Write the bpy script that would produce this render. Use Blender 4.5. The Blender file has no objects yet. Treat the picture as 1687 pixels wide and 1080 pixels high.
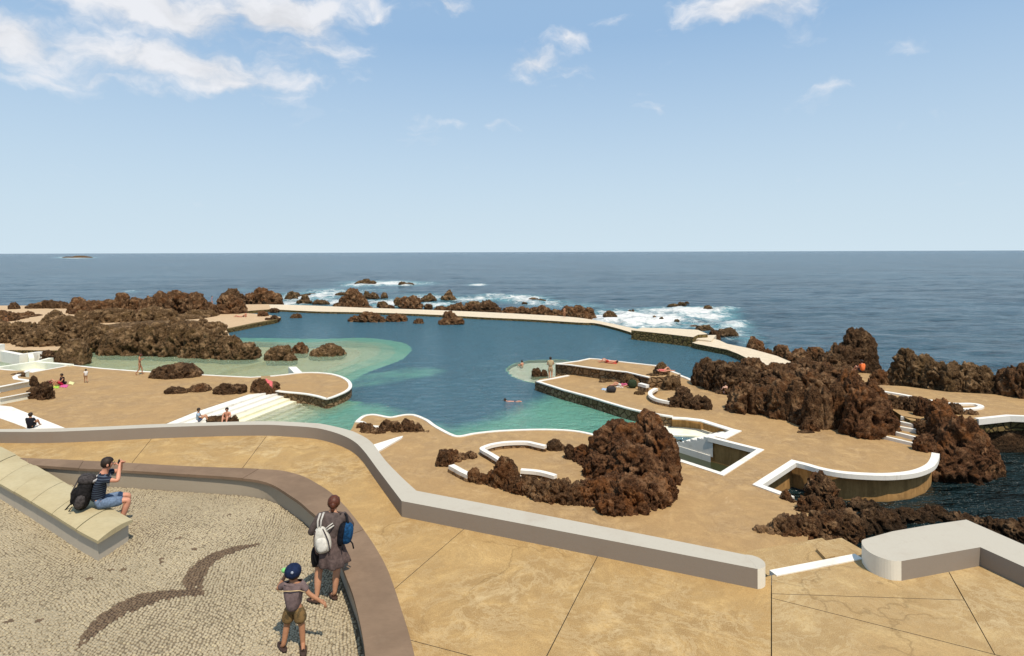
import bpy, bmesh, math, random
import numpy as np
from mathutils import Vector, Matrix
random.seed(7); np.random.seed(7)
SC = bpy.context.scene
COL = SC.collection
# ---------------------------------------------------------------- camera
CAMH = 11.5; F = 960.0; CX = 843.5; ROLL = 0.00326; HROW = 414.7
R_ = Vector((math.cos(ROLL), 0, -math.sin(ROLL))); U_ = Vector((math.sin(ROLL), 0, math.cos(ROLL))); F_ = Vector((0, 1, 0))
cam_d = bpy.data.cameras.new('camera'); cam = bpy.data.objects.new('camera', cam_d); COL.objects.link(cam)
cam_d.sensor_width = 36; cam_d.lens = F/1687*36; cam_d.shift_y = -(540-HROW)/1687; cam_d.clip_end = 90000; cam_d.clip_start = 0.1
m = Matrix((R_, U_, -F_)).transposed().to_4x4(); m.translation = (0, 0, CAMH); cam.matrix_world = m
SC.camera = cam
# ---------------------------------------------------------------- world, sun, exposure
SUN_EL, SUN_AZ = 61.0, 152.0          # azimuth clockwise from +Y (the sea side): behind the camera, to the right
w = bpy.data.worlds.new('World'); SC.world = w; w.use_nodes = True
nt = w.node_tree; N = nt.nodes; L = nt.links; N.clear()
wo = N.new('ShaderNodeOutputWorld'); bg = N.new('ShaderNodeBackground'); L.new(bg.outputs[0], wo.inputs[0])
sky = N.new('ShaderNodeTexSky'); sky.sky_type = 'NISHITA'; sky.sun_disc = False
sky.sun_elevation = math.radians(SUN_EL); sky.sun_rotation = math.radians(SUN_AZ)
sky.altitude = 0; sky.air_density = 1.0; sky.dust_density = 1.2; sky.ozone_density = 1.5
bg.inputs[1].default_value = 0.13
tc = N.new('ShaderNodeTexCoord')
def wmath(op, a, b=None, c=None, clamp=False):
    n = N.new('ShaderNodeMath'); n.operation = op; n.use_clamp = clamp
    for i, v in enumerate((a, b, c)):
        if v is None: continue
        if isinstance(v, (int, float)): n.inputs[i].default_value = v
        else: L.new(v, n.inputs[i])
    return n.outputs[0]
def wvec(op, a, b):
    n = N.new('ShaderNodeVectorMath'); n.operation = op
    for i, v in enumerate((a, b)):
        if isinstance(v, (tuple, list)): n.inputs[i].default_value = v
        else: L.new(v, n.inputs[i])
    return n
DIR = wvec('NORMALIZE', tc.outputs['Generated'], (0, 0, 0)).outputs[0]
sep = N.new('ShaderNodeSeparateXYZ'); L.new(DIR, sep.inputs[0])
def pdir(x, y):
    return (R_*(x-CX) + U_*(HROW-y) + F_*F).normalized()
# soft banks of cloud, each an ellipse on the sky dome: (x, y, half width, half height, density)
BANKS = [(285, 22, 170, 44, .9), (370, 25, 90, 40, .8), (470, 28, 95, 36, 1.1), (300, 108, 170, 34, .88), (360, 128, 120, 28, .75), (240,108,100,20,.5), (20, 68, 85, 34, .85),
         (55, 127, 110, 14, .42), (190,132,110,16,.5), (520, 85, 80, 42, .62), (615, 22, 60, 18, .55), (728, 8, 60, 22, .6), (880, 106, 70, 30, .68), (942, 66, 50, 22, .58), (945, 114, 60, 18, .55),
         (1230, 12, 110, 34, .8), (1015, 40, 45, 14, .42), (1075, 186, 26, 9, .42), (820, 209, 40, 9, .42), (740, 205, 110, 12, .3), (1340, 154, 80, 12, .3),
         (1585, 300, 50, 10, .36), (1490, 80, 36, 12, .3), (1080, 60, 90, 16, .36), (1480,205,140,10,.2), (440,60,140,22,.35), (280,157,60,14,.45)]
acc = None
warp = N.new('ShaderNodeTexNoise'); warp.inputs['Scale'].default_value = 14; warp.inputs['Detail'].default_value = 4
L.new(DIR, warp.inputs['Vector'])
wv = wvec('SCALE', wvec('SUBTRACT', warp.outputs['Color'], (.5, .5, .5)).outputs[0], (0, 0, 0)); wv.inputs['Scale'].default_value = 0.07
DW = wvec('ADD', DIR, wv.outputs[0]).outputs[0]
for (x, y, hw, hh, dn) in BANKS:
    d0 = pdir(x, y); sx = F/hw; sz = F/hh
    v = wvec('SUBTRACT', DW, tuple(d0)).outputs[0]
    v = wvec('MULTIPLY', v, (sx, sx*.6, sz))
    ln = N.new('ShaderNodeVectorMath'); ln.operation = 'LENGTH'; L.new(v.outputs[0], ln.inputs[0])
    fall = wmath('MULTIPLY', wmath('SUBTRACT', 1.0, wmath('MULTIPLY', ln.outputs['Value'], .62), clamp=True), dn*1.75)
    acc = fall if acc is None else wmath('SMOOTH_MAX', acc, fall, .15)
# the same kind of scattered cloud goes on round the rest of the dome, outside the frame
mp = N.new('ShaderNodeMapping'); mp.inputs['Scale'].default_value = (1, 1, 3.2); L.new(DIR, mp.inputs[0])
cn = N.new('ShaderNodeTexNoise'); cn.inputs['Scale'].default_value = 3.1; cn.inputs['Detail'].default_value = 3; L.new(mp.outputs[0], cn.inputs['Vector'])
away = N.new('ShaderNodeMapRange'); L.new(sep.outputs['Y'], away.inputs[0]); away.inputs[1].default_value = .55; away.inputs[2].default_value = .25
outc = wmath('MULTIPLY', wmath('MULTIPLY', wmath('SUBTRACT', cn.outputs['Fac'], .5), 4.0, clamp=True), away.outputs[0])
acc = wmath('ADD', acc, outc)
fn = N.new('ShaderNodeTexNoise'); fn.inputs['Scale'].default_value = 11; fn.inputs['Detail'].default_value = 6; fn.inputs['Roughness'].default_value = .56
mp2 = N.new('ShaderNodeMapping'); mp2.inputs['Scale'].default_value = (1, 1, 2.3); L.new(DW, mp2.inputs[0]); L.new(mp2.outputs[0], fn.inputs['Vector'])
dens = wmath('SUBTRACT', wmath('ADD', acc, wmath('MULTIPLY', wmath('SUBTRACT', fn.outputs['Fac'], .5), 2.5)), .46)
mr = N.new('ShaderNodeMapRange'); mr.interpolation_type = 'SMOOTHSTEP'; L.new(wmath('MINIMUM', dens, wmath('MULTIPLY', acc, 1.5)), mr.inputs[0]); mr.inputs[1].default_value = 0.02; mr.inputs[2].default_value = .95
cshade = N.new('ShaderNodeMapRange'); L.new(fn.outputs['Fac'], cshade.inputs[0]); cshade.inputs[1].default_value = .35; cshade.inputs[2].default_value = .6; cshade.inputs[3].default_value = .84; cshade.inputs[4].default_value = 1.0
ccol = N.new('ShaderNodeMixRGB'); ccol.blend_type = 'MULTIPLY'; ccol.inputs[0].default_value = 1; ccol.inputs[1].default_value = (6.6, 6.7, 7.0, 1); L.new(cshade.outputs[0], ccol.inputs[2])
# thin bright veil over the whole sky, as in the hazy photograph
veil = N.new('ShaderNodeMixRGB'); veil.inputs[0].default_value = .78; veil.inputs[2].default_value = (2.75, 4.25, 6.15, 1); L.new(sky.outputs[0], veil.inputs[1])
low = N.new('ShaderNodeMapRange'); L.new(sep.outputs['Z'], low.inputs[0]); low.inputs[1].default_value = .34; low.inputs[2].default_value = 0.0
pale = N.new('ShaderNodeMixRGB'); L.new(low.outputs[0], pale.inputs[0]); L.new(veil.outputs[0], pale.inputs[1]); pale.inputs[2].default_value = (4.9, 5.95, 6.65, 1)
mixc = N.new('ShaderNodeMixRGB'); L.new(wmath('MULTIPLY', mr.outputs[0], .96), mixc.inputs[0]); L.new(pale.outputs[0], mixc.inputs[1]); L.new(ccol.outputs[0], mixc.inputs[2])
L.new(mixc.outputs[0], bg.inputs[0])
sun_d = bpy.data.lights.new('sun', 'SUN'); sun_d.energy = 4.6; sun_d.angle = math.radians(.6); sun_d.color = (1.0, .90, .755)
sun = bpy.data.objects.new('sun', sun_d); COL.objects.link(sun)
el, az = math.radians(SUN_EL), math.radians(SUN_AZ)
sd = Vector((math.sin(az)*math.cos(el), math.cos(az)*math.cos(el), math.sin(el)))
sun.rotation_euler = sd.to_track_quat('Z', 'Y').to_euler()
vs = SC.view_settings; vs.view_transform = 'Standard'; vs.look = 'None'; vs.gamma = 1; vs.exposure = 0.0; vs.use_curve_mapping = False
SC.cycles.max_bounces = 6; SC.cycles.transparent_max_bounces = 12; SC.cycles.volume_bounces = 0
SC.cycles.use_adaptive_sampling = True; SC.cycles.caustics_reflective = False

# ---------------------------------------------------------------- helpers
SEA, POOL, DECK, TER = 0.0, 0.6, 1.3, 5.8
def P(x, y, z):
    d = R_*(x-CX) + U_*(HROW-y) + F_*F
    t = (z-CAMH)/d.z
    return Vector((d.x*t, d.y*t, z))
def PP(pts, z): return [P(x, y, z).to_2d() for x, y in pts]
def tag(o, label=None, cat=None, group=None, kind=None):
    if label: o['label'] = label
    if cat: o['category'] = cat
    if group: o['group'] = group
    if kind: o['kind'] = kind
    return o
def empty(name, loc=(0, 0, 0), rz=0):
    o = bpy.data.objects.new(name, None); o.location = loc; o.rotation_euler = (0, 0, rz); o.empty_display_size = .2; COL.objects.link(o); return o
def link(name, me, mats=(), parent=None, smooth=False):
    for mt in (mats if isinstance(mats, (list, tuple)) else [mats]): me.materials.append(mt)
    o = bpy.data.objects.new(name, me); COL.objects.link(o)
    if parent: o.parent = parent
    if smooth: me.polygons.foreach_set('use_smooth', [True]*len(me.polygons))
    return o
def from_bm(name, bm, mats=(), parent=None, smooth=False):
    bmesh.ops.recalc_face_normals(bm, faces=bm.faces)
    me = bpy.data.meshes.new(name); bm.to_mesh(me); bm.free()
    return link(name, me, mats, parent, smooth)
def cr(pts, n=5, closed=False):
    """Catmull-Rom through points"""
    pts = [Vector(p) for p in pts]; out = []; k = len(pts)
    rng = range(k if closed else k-1)
    for i in rng:
        p1, p2 = pts[i], pts[(i+1) % k]
        p0 = pts[(i-1) % k] if (closed or i > 0) else p1
        p3 = pts[(i+2) % k] if (closed or i+2 < k) else p2
        for j in range(n):
            t = j/n
            out.append(.5*((2*p1) + (p2-p0)*t + (2*p0-5*p1+4*p2-p3)*t*t + (3*p1-p0-3*p2+p3)*t**3))
    if not closed: out.append(pts[-1])
    return out
def prism_bm(bm, poly, z0, z1, mtop=0, mside=0):
    n = len(poly)
    vt = [bm.verts.new((p[0], p[1], z1)) for p in poly]; vb = [bm.verts.new((p[0], p[1], z0)) for p in poly]
    ft = bm.faces.new(vt); fb = bm.faces.new(vb[::-1])
    for i in range(n):
        f = bm.faces.new((vt[i], vb[i], vb[(i+1) % n], vt[(i+1) % n])); f.material_index = mside
    ft.material_index = mtop; fb.material_index = mside
    ft.normal_update(); fb.normal_update()
    bmesh.ops.triangulate(bm, faces=[ft, fb])
def prism(name, poly, z0, z1, mats, parent=None):
    bm = bmesh.new(); prism_bm(bm, poly, z0, z1, 0, 1 if isinstance(mats, (list, tuple)) and len(mats) > 1 else 0)
    return from_bm(name, bm, mats, parent)
def offset(path, d):
    """shift an open 2D path to its left by d with mitred corners"""
    n = len(path); out = []
    for i in range(n):
        a = path[max(i-1, 0)]; b = path[i]; c = path[min(i+1, n-1)]
        t1 = (b-a) if i > 0 else (c-b); t2 = (c-b) if i < n-1 else (b-a)
        t1 = t1.normalized(); t2 = t2.normalized()
        n1 = Vector((-t1.y, t1.x)); n2 = Vector((-t2.y, t2.x)); nn = (n1+n2)
        if nn.length < 1e-6: nn = n1
        nn.normalize(); k = 1/max(.45, nn.dot(n1))
        out.append(b + nn*d*k)
    return out
def strip_bm(bm, A, B, z0, z1, mtop=0, mside=0, z0b=None):
    """closed solid between two equally long 2D paths"""
    n = len(A)
    def V(p, z): return bm.verts.new((p[0], p[1], z))
    at = [V(p, z1) for p in A]; ab = [V(p, z0) for p in A]; bt = [V(p, z1) for p in B]; bb = [V(p, z0) for p in B]
    def q(a, b, c, d, mi):
        try: f = bm.faces.new((a, b, c, d)); f.material_index = mi
        except ValueError: pass
    for i in range(n-1):
        q(at[i], at[i+1], bt[i+1], bt[i], mtop); q(ab[i], bb[i], bb[i+1], ab[i+1], mside)
        q(at[i], ab[i], ab[i+1], at[i+1], mside); q(bt[i], bt[i+1], bb[i+1], bb[i], mside)
    q(at[0], bt[0], bb[0], ab[0], mside); q(at[-1], ab[-1], bb[-1], bt[-1], mside)
def strip(name, A, B, z0, z1, mats, parent=None):
    bm = bmesh.new(); strip_bm(bm, A, B, z0, z1, 0, 1 if isinstance(mats, (list, tuple)) and len(mats) > 1 else 0)
    return from_bm(name, bm, mats, parent)
def resample(path, n):
    d = [0]
    for a, b in zip(path, path[1:]): d.append(d[-1]+(b-a).length)
    out = []; j = 0
    for i in range(n):
        s = d[-1]*i/(n-1)
        while j < len(d)-2 and d[j+1] < s: j += 1
        t = (s-d[j])/max(1e-9, d[j+1]-d[j]); out.append(path[j].lerp(path[j+1], min(1, max(0, t))))
    return out
def sub_path(path, s0, s1, n):
    d = [0]
    for a, b in zip(path, path[1:]): d.append(d[-1]+(b-a).length)
    T = d[-1]; out = []
    for i in range(n):
        s = T*(s0+(s1-s0)*i/(n-1)); j = 0
        while j < len(d)-2 and d[j+1] < s: j += 1
        t = (s-d[j])/max(1e-9, d[j+1]-d[j]); out.append(path[j].lerp(path[j+1], min(1, max(0, t))))
    return out
def box_bm(bm, c, s, mi=0, rz=0):
    M = Matrix.Translation(c) @ Matrix.Rotation(rz, 4, 'Z') @ Matrix.Diagonal((s[0], s[1], s[2], 1))
    r = bmesh.ops.create_cube(bm, size=1, matrix=M)
    return r
def tube_bm(bm, pts, rad, seg=8, mi=0):
    pts = [Vector(p) for p in pts]; n = len(pts)
    if isinstance(rad, (int, float)): rad = [rad]*n
    rings = []; up = None
    for i, p in enumerate(pts):
        t = (pts[min(i+1, n-1)]-pts[max(i-1, 0)]).normalized()
        if up is None: up = t.orthogonal().normalized()
        else: up = (up - t*up.dot(t)); up = up.normalized() if up.length > 1e-6 else t.orthogonal().normalized()
        s = t.cross(up); rings.append([bm.verts.new(p+(up*math.cos(a)+s*math.sin(a))*rad[i]) for a in (2*math.pi*k/seg for k in range(seg))])
    for a, b in zip(rings, rings[1:]):
        for k in range(seg):
            f = bm.faces.new((a[k], a[(k+1) % seg], b[(k+1) % seg], b[k])); f.material_index = mi
    for r, pt, sgn in ((rings[0], pts[0]-(pts[1]-pts[0]).normalized()*rad[0]*.6, 1), (rings[-1], pts[-1]+(pts[-1]-pts[-2]).normalized()*rad[-1]*.6, -1)):
        c = bm.verts.new(pt)
        for k in range(seg):
            f = bm.faces.new((c, r[(k+1) % seg], r[k]) if sgn > 0 else (c, r[k], r[(k+1) % seg])); f.material_index = mi
def blob_bm(bm, c, s, pw=2.0, seg=14, rot=None, fn=None):
    """superellipsoid"""
    r = bmesh.ops.create_uvsphere(bm, u_segments=seg, v_segments=max(6, seg*2//3), radius=1)
    R = rot or Matrix.Identity(3)
    for v in r['verts']:
        n = v.co.copy(); k = (abs(n.x)**pw+abs(n.y)**pw+abs(n.z)**pw)**(-1/pw)
        q = Vector((n.x*k*s[0], n.y*k*s[1], n.z*k*s[2]))
        if fn: q = fn(q)
        v.co = R @ q + Vector(c)
    return r
# numpy noise
_perm = np.random.RandomState(3).permutation(256); _perm = np.concatenate([_perm, _perm, _perm])
_g = np.random.RandomState(5).normal(size=(256, 3)); _g /= np.linalg.norm(_g, axis=1)[:, None]
def perlin(p):
    i = np.floor(p).astype(int); f = p-i; i &= 255; u = f*f*f*(f*(f*6-15)+10)
    res = 0
    for dx in (0, 1):
        for dy in (0, 1):
            for dz in (0, 1):
                h = _perm[_perm[_perm[i[:, 0]+dx]+i[:, 1]+dy]+i[:, 2]+dz] & 255
                g = _g[h]; d = g[:, 0]*(f[:, 0]-dx)+g[:, 1]*(f[:, 1]-dy)+g[:, 2]*(f[:, 2]-dz)
                wgt = (u[:, 0] if dx else 1-u[:, 0])*(u[:, 1] if dy else 1-u[:, 1])*(u[:, 2] if dz else 1-u[:, 2])
                res = res+d*wgt
    return res
def fbm(p, o=4, lac=2.1, g=.5):
    a, s = 1.0, 0
    for k in range(o): s = s+a*perlin(p*lac**k+k*17.3); a *= g
    return s
def in_poly(px, py, poly):
    c = np.zeros(px.shape, bool); n = len(poly); j = n-1
    for i in range(n):
        xi, yi = poly[i]; xj, yj = poly[j]
        c ^= ((yi > py) != (yj > py)) & (px < (xj-xi)*(py-yi)/((yj-yi) if yj != yi else 1e-9)+xi)
        j = i
    return c
def seg_dist(px, py, path, closed=True):
    d = np.full(px.shape, 1e9); n = len(path)
    for i in range(n if closed else n-1):
        a = path[i]; b = path[(i+1) % n]; vx, vy = b[0]-a[0], b[1]-a[1]; l2 = vx*vx+vy*vy+1e-12
        t = np.clip(((px-a[0])*vx+(py-a[1])*vy)/l2, 0, 1)
        d = np.minimum(d, np.hypot(px-a[0]-t*vx, py-a[1]-t*vy))
    return d
def sdist(px, py, poly):
    d = seg_dist(px, py, poly); return np.where(in_poly(px, py, poly), d, -d)

# ---------------------------------------------------------------- materials
class NB:
    def __init__(s, name):
        s.m = bpy.data.materials.new(name); s.m.use_nodes = True; s.t = s.m.node_tree; s.t.nodes.clear()
        s.out = s.t.nodes.new('ShaderNodeOutputMaterial'); s.p = s.t.nodes.new('ShaderNodeBsdfPrincipled'); s.t.links.new(s.p.outputs[0], s.out.inputs[0])
        g = s.t.nodes.new('ShaderNodeNewGeometry'); s.pos = g.outputs['Position']; s.geo = g
    def set(s, inp, v):
        if isinstance(v, (int, float)): inp.default_value = v
        elif isinstance(v, (tuple, list)): inp.default_value = tuple(v)+((1,) if len(v) == 3 and inp.type == 'RGBA' else ())
        else: s.t.links.new(v, inp)
    def n(s, typ, ins={}, **kw):
        o = s.t.nodes.new('ShaderNode'+typ)
        for k, v in kw.items(): setattr(o, k, v)
        for k, v in ins.items(): s.set(o.inputs[k], v)
        return o
    def noise(s, scale, detail=4, rough=.55, vec=None, dist=0, col=False, stretch=None):
        v = vec or s.pos
        if stretch: v = s.n('Mapping', {0: v, 'Scale': stretch}).outputs[0]
        o = s.n('TexNoise', {'Vector': v, 'Scale': scale, 'Detail': detail, 'Roughness': rough, 'Distortion': dist})
        return o.outputs['Color' if col else 'Fac']
    def vor(s, scale, feat='F1', vec=None, out='Distance', rnd=1):
        o = s.n('TexVoronoi', {'Vector': vec or s.pos, 'Scale': scale, 'Randomness': rnd}, feature=feat); return o.outputs[out]
    def rng(s, v, a, b, c=0., d=1., smooth=True):
        return s.n('MapRange', {0: v, 1: a, 2: b, 3: c, 4: d}, interpolation_type='SMOOTHSTEP' if smooth else 'LINEAR').outputs[0]
    def mix(s, f, a, b, mode='MIX'): return s.n('MixRGB', {0: f, 1: a, 2: b}, blend_type=mode).outputs[0]
    def math(s, op, a, b=0, c=0): return s.n('Math', {0: a, 1: b, 2: c}, operation=op).outputs[0]
    def bump(s, h, strength=.4, dist=.05, normal=None):
        ins = {'Strength': strength, 'Distance': dist, 'Height': h}
        if normal: ins['Normal'] = normal
        return s.n('Bump', ins).outputs[0]
    def fin(s, col, rough=.85, normal=None, spec=.3, metal=0):
        s.set(s.p.inputs['Base Color'], col); s.set(s.p.inputs['Roughness'], rough); s.p.inputs['Specular IOR Level'].default_value = spec; s.p.inputs['Metallic'].default_value = metal
        if normal: s.set(s.p.inputs['Normal'], normal)
        return s.m
def concrete(name, c1, c2, c3, light, cracks=0.0, big=.35, spec=.2, patch=.5):
    b = NB(name)
    wp = b.n('VectorMath', {0: b.pos, 1: b.n('VectorMath', {0: b.noise(.35, 3, col=True), 'Scale': 2.2}, operation='SCALE').outputs[0]}, operation='ADD').outputs[0]
    n1 = b.noise(big, 6, .6, wp); n2 = b.noise(big*4.5, 8, .68, wp); n3 = b.noise(26, 4, .7)
    c = b.mix(b.rng(n1, .32, .68), c1, c2); c = b.mix(b.rng(n2, .42, .72), c, c3)
    c = b.mix(b.math('MULTIPLY', b.rng(b.noise(big*2.2, 9, .72, wp, .6), .56, .74), patch), c, light)
    c = b.mix(b.rng(b.noise(1.1, 8, .75, stretch=(.5, 1.1, 1)), .52, .74, 0, .6), c, tuple(v*.62 for v in c1))
    c = b.mix(b.rng(n3, .3, .75, .0, .5), c, tuple(v*.6 for v in c1))
    vn = b.math('ABSOLUTE', b.math('SUBTRACT', b.noise(1.6, 9, .78, wp, .25), .5)); c = b.mix(b.math('MULTIPLY', b.rng(vn, .0, .05, .5, 0), b.math('MULTIPLY', b.rng(n1, .4, .6), patch*.7)), c, light)
    vn2 = b.math('ABSOLUTE', b.math('SUBTRACT', b.noise(2.6, 9, .78, wp, .3), .48)); c = b.mix(b.math('MULTIPLY', b.rng(vn2, .0, .05, .7, 0), b.math('MULTIPLY', b.rng(n1, .6, .45), .5)), c, tuple(v*.55 for v in c1))
    c = b.mix(b.rng(b.noise(90, 2), .35, .65, 0, .28), c, tuple(v*1.25 for v in light))
    h = b.math('ADD', b.math('MULTIPLY', n2, .6), b.math('MULTIPLY', n3, .35))
    if cracks > 0:
        vw = b.n('VectorMath', {0: b.pos, 1: b.n('VectorMath', {0: b.noise(1.3, 4, col=True), 'Scale': 1.1}, operation='SCALE').outputs[0]}, operation='ADD').outputs[0]
        cr_ = b.rng(b.vor(.34, 'DISTANCE_TO_EDGE', vw), .0, .012, 1, 0)
        msk = b.rng(b.noise(.3, 2), .5, .6); cr_ = b.math('MULTIPLY', b.math('MULTIPLY', cr_, msk), cracks)
        c = b.mix(cr_, c, tuple(v*.35 for v in c1)); h = b.math('SUBTRACT', h, cr_)
    return b.fin(c, b.rng(n2, .3, .7, .75, .95), b.bump(h, .35, .03), spec)
M = {}
M['deck'] = concrete('deck_concrete', (.35, .208, .082), (.215, .128, .056), (.43, .272, .115), (.56, .40, .22), .05, patch=.55)
M['deck_far'] = concrete('deck_concrete_pale', (.50, .33, .18), (.40, .25, .13), (.56, .40, .23), (.68, .54, .36))
M['ochre'] = concrete('terrace_ochre', (.375, .217, .068), (.225, .123, .036), (.465, .29, .105), (.63, .49, .28), .3, .45, patch=.75)
M['ochre2'] = concrete('terrace_worn', (.37, .225, .085), (.26, .155, .055), (.44, .295, .125), (.58, .46, .27), .35, .4, patch=.9)
M['seawall'] = concrete('seawall_concrete', (.62, .50, .34), (.52, .40, .26), (.68, .57, .42), (.78, .70, .56), 0, .5)
def painted(name, col, dirt=(.35, .27, .17), amt=.25):
    b = NB(name); n1 = b.noise(1.1, 6, .65); n2 = b.noise(7, 6, .7)
    c = b.mix(b.rng(n1, .5, .78, 0, amt), col, dirt); c = b.mix(b.rng(n2, .55, .8, 0, amt*.8), c, dirt)
    c = b.mix(b.rng(b.noise(1.6, 5, .6, stretch=(5, 5, .35)), .55, .8, 0, amt*.7), c, dirt)
    c = b.mix(b.rng(b.noise(40, 3), .4, .7, 0, .1), c, tuple(v*.75 for v in col))
    return b.fin(c, .75, b.bump(b.math('ADD', n2, b.math('MULTIPLY', b.noise(60, 3), .3)), .25, .012), .3)
M['white'] = painted('white_paint', (.75, .715, .64), (.35, .27, .17), .42)
M['white2'] = painted('white_paint_mossy', (.76, .75, .62), (.42, .42, .18), .5)
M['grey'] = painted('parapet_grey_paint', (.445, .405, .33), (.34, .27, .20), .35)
M['greyshade'] = painted('parapet_grey_shaded', (.25, .21, .17), (.24, .18, .13), .35)  # parapet grey again, darkened: the shade of the upright faces is in this colour
M['cream'] = painted('parapet_cream_paint', (.70, .66, .56), (.5, .42, .3), .25)
M['wall_in'] = painted('wall_render', (.37, .31, .23), (.26, .2, .14), .4)
def stoneslab(name, c1, c2, stain, amt):
    b = NB(name); n1 = b.noise(.8, 7, .65); n2 = b.noise(9, 8, .7, stretch=(1, 2.5, 1)); oi = b.n('ObjectInfo').outputs['Random']
    c = b.mix(b.rng(n1, .35, .65), c1, c2); c = b.mix(b.rng(b.noise(2.3, 8, .75), .55, .75, 0, amt), c, stain)
    c = b.mix(b.math('MULTIPLY', oi, .35), c, tuple(v*.72 for v in c1)); c = b.mix(b.rng(n2, .4, .75, 0, .35), c, tuple(v*.6 for v in c1))
    return b.fin(c, .85, b.bump(n2, .3, .015), .25)
M['coping'] = stoneslab('coping_stone', (.235, .155, .097), (.172, .112, .07), (.32, .235, .155), .4)
M['bench'] = stoneslab('bench_sandstone', (.50, .42, .25), (.43, .345, .19), (.33, .23, .12), .35)
def lava(name, dark, mid, light, rust, ra):
    b = NB(name); a = b.noise(1.1, 6, .65); f = b.noise(5.5, 8, .72, dist=.4); v = b.vor(3.2, vec=b.n('VectorMath', {0: b.pos, 1: b.noise(2, 4, col=True)}, operation='ADD').outputs[0])
    c = b.mix(b.rng(f, .34, .62), dark, mid); c = b.mix(b.rng(a, .50, .66, 0, .8), c, light)
    c = b.mix(b.rng(b.noise(.8, 6, .7), .5, .62, 0, ra), c, rust); c = b.mix(b.rng(b.noise(1.9, 6, .75), .56, .68, 0, .75), c, tuple(x*1.25 for x in light)); c = b.mix(b.rng(b.noise(2.7, 5, .7), .55, .66, 0, .7), c, dark); c = b.mix(b.rng(b.noise(22, 5, .75), .5, .75, 0, .55), c, tuple(x*1.6 for x in light))
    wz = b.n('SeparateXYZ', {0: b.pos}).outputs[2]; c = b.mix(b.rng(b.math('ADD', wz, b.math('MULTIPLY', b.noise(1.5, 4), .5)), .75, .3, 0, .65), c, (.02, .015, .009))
    h = b.math('ADD', b.math('MULTIPLY', f, 1.0), b.math('ADD', b.math('MULTIPLY', v, .45), b.math('MULTIPLY', b.noise(26, 5, .75), .35)))
    return b.fin(c, .92, b.bump(h, 1, .22), .15)
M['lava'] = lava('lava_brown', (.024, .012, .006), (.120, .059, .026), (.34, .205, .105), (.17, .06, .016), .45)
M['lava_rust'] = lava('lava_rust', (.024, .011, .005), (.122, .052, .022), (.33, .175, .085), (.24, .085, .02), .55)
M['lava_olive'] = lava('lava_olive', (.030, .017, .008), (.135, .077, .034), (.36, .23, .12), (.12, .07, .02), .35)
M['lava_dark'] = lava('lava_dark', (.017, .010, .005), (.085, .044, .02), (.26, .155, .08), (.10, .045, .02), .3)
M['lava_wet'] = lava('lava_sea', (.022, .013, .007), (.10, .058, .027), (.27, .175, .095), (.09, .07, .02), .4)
def rubble(name, c1, c2, mortar, scale):
    b = NB(name); d = b.vor(scale, 'DISTANCE_TO_EDGE'); cc = b.vor(scale, 'F1', out='Color')
    sepc = b.n('SeparateColor', {0: cc}).outputs[0]
    c = b.mix(sepc, c1, c2); c = b.mix(b.rng(b.noise(9, 5, .7), .4, .7, 0, .6), c, tuple(v*.5 for v in c1)); c = b.mix(b.rng(d, .02, .1, 1, 0), c, mortar)
    wz = b.n('SeparateXYZ', {0: b.pos}).outputs[2]; c = b.mix(b.rng(wz, .5, .0, 0, .97), c, (.19, .36, .47))  # below water the stone takes the water's blue, brightened to offset its shade
    return b.fin(c, .95, b.bump(b.rng(d, 0, .18), .9, .08), .1)
M['rubble'] = rubble('rubble_wall', (.20, .12, .06), (.33, .22, .12), (.10, .06, .03), 2.6)
M['rubble_wet'] = rubble('rubble_wall_mossy', (.13, .10, .035), (.22, .15, .06), (.06, .04, .02), 2.2)
def streaky(name, c1, c2, dk):
    b = NB(name); n = b.noise(1.4, 7, .7, stretch=(3, 3, .5))
    z = b.n('SeparateXYZ', {0: b.pos}).outputs[2]
    c = b.mix(b.rng(n, .35, .65), c1, c2); c = b.mix(b.rng(b.noise(2, 6, .7), .5, .7, 0, .6), c, dk)
    c = b.mix(b.rng(b.math('ADD', z, b.math('MULTIPLY', n, .5)), -.15, .45, 1, 0), c, (.05, .045, .02))
    return b.fin(c, .9, b.bump(n, .4, .04), .2)
M['stained'] = streaky('stained_concrete', (.46, .26, .095), (.32, .175, .06), (.2, .11, .04))
M['under'] = NB('underside').fin((.12, .09, .06), .95)
def plain(name, col, rough=.8, nz=.15, scale=14, spec=.3):
    b = NB(name); n = b.noise(scale, 5, .6); c = b.mix(b.rng(n, .35, .65, 0, 1), col, tuple(max(0, v*(1-nz*2)) for v in col))
    return b.fin(c, rough, b.bump(n, .2, .01), spec)

# ================================================================ SETTING
# ---- pool floor (height field seen through the water)
POOL_OUT = PP([(-500, 612), (-500, 576), (60, 574), (168, 566), (300, 562), (385, 562), (355, 545), (372, 539), (440, 529), (458, 523), (430, 518), (393, 514), (393, 509), (470, 508), (519, 510), (700, 514), (800, 519), (954, 528), (1036, 543),
               (1147, 557), (1198, 571), (1245, 592), (1262, 615), (1300, 745), (1200, 800), (1050, 800), (800, 790), (560, 760), (300, 760), (150, 690), (60, 640), (-500, 650)], POOL)
ZW = PP([(560, 600), (640, 615), (700, 640), (748, 655), (810, 640), (870, 628), (930, 640), (1000, 655), (1240, 700), (1250, 800), (400, 790), (300, 700), (420, 640)], POOL)
Z1W = PP([(-500, 560), (150, 560), (560, 566), (660, 585), (600, 625), (540, 670), (-500, 670)], 0)
LEDGE = PP([(560, 632), (630, 622), (690, 612)], POOL)
ZW = PP([(560, 655), (640, 664), (690, 682), (745, 699), (805, 686), (870, 657), (905, 647), (1000, 655), (1095, 682), (1095, 800), (400, 850), (300, 740), (420, 680)], POOL)
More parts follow.
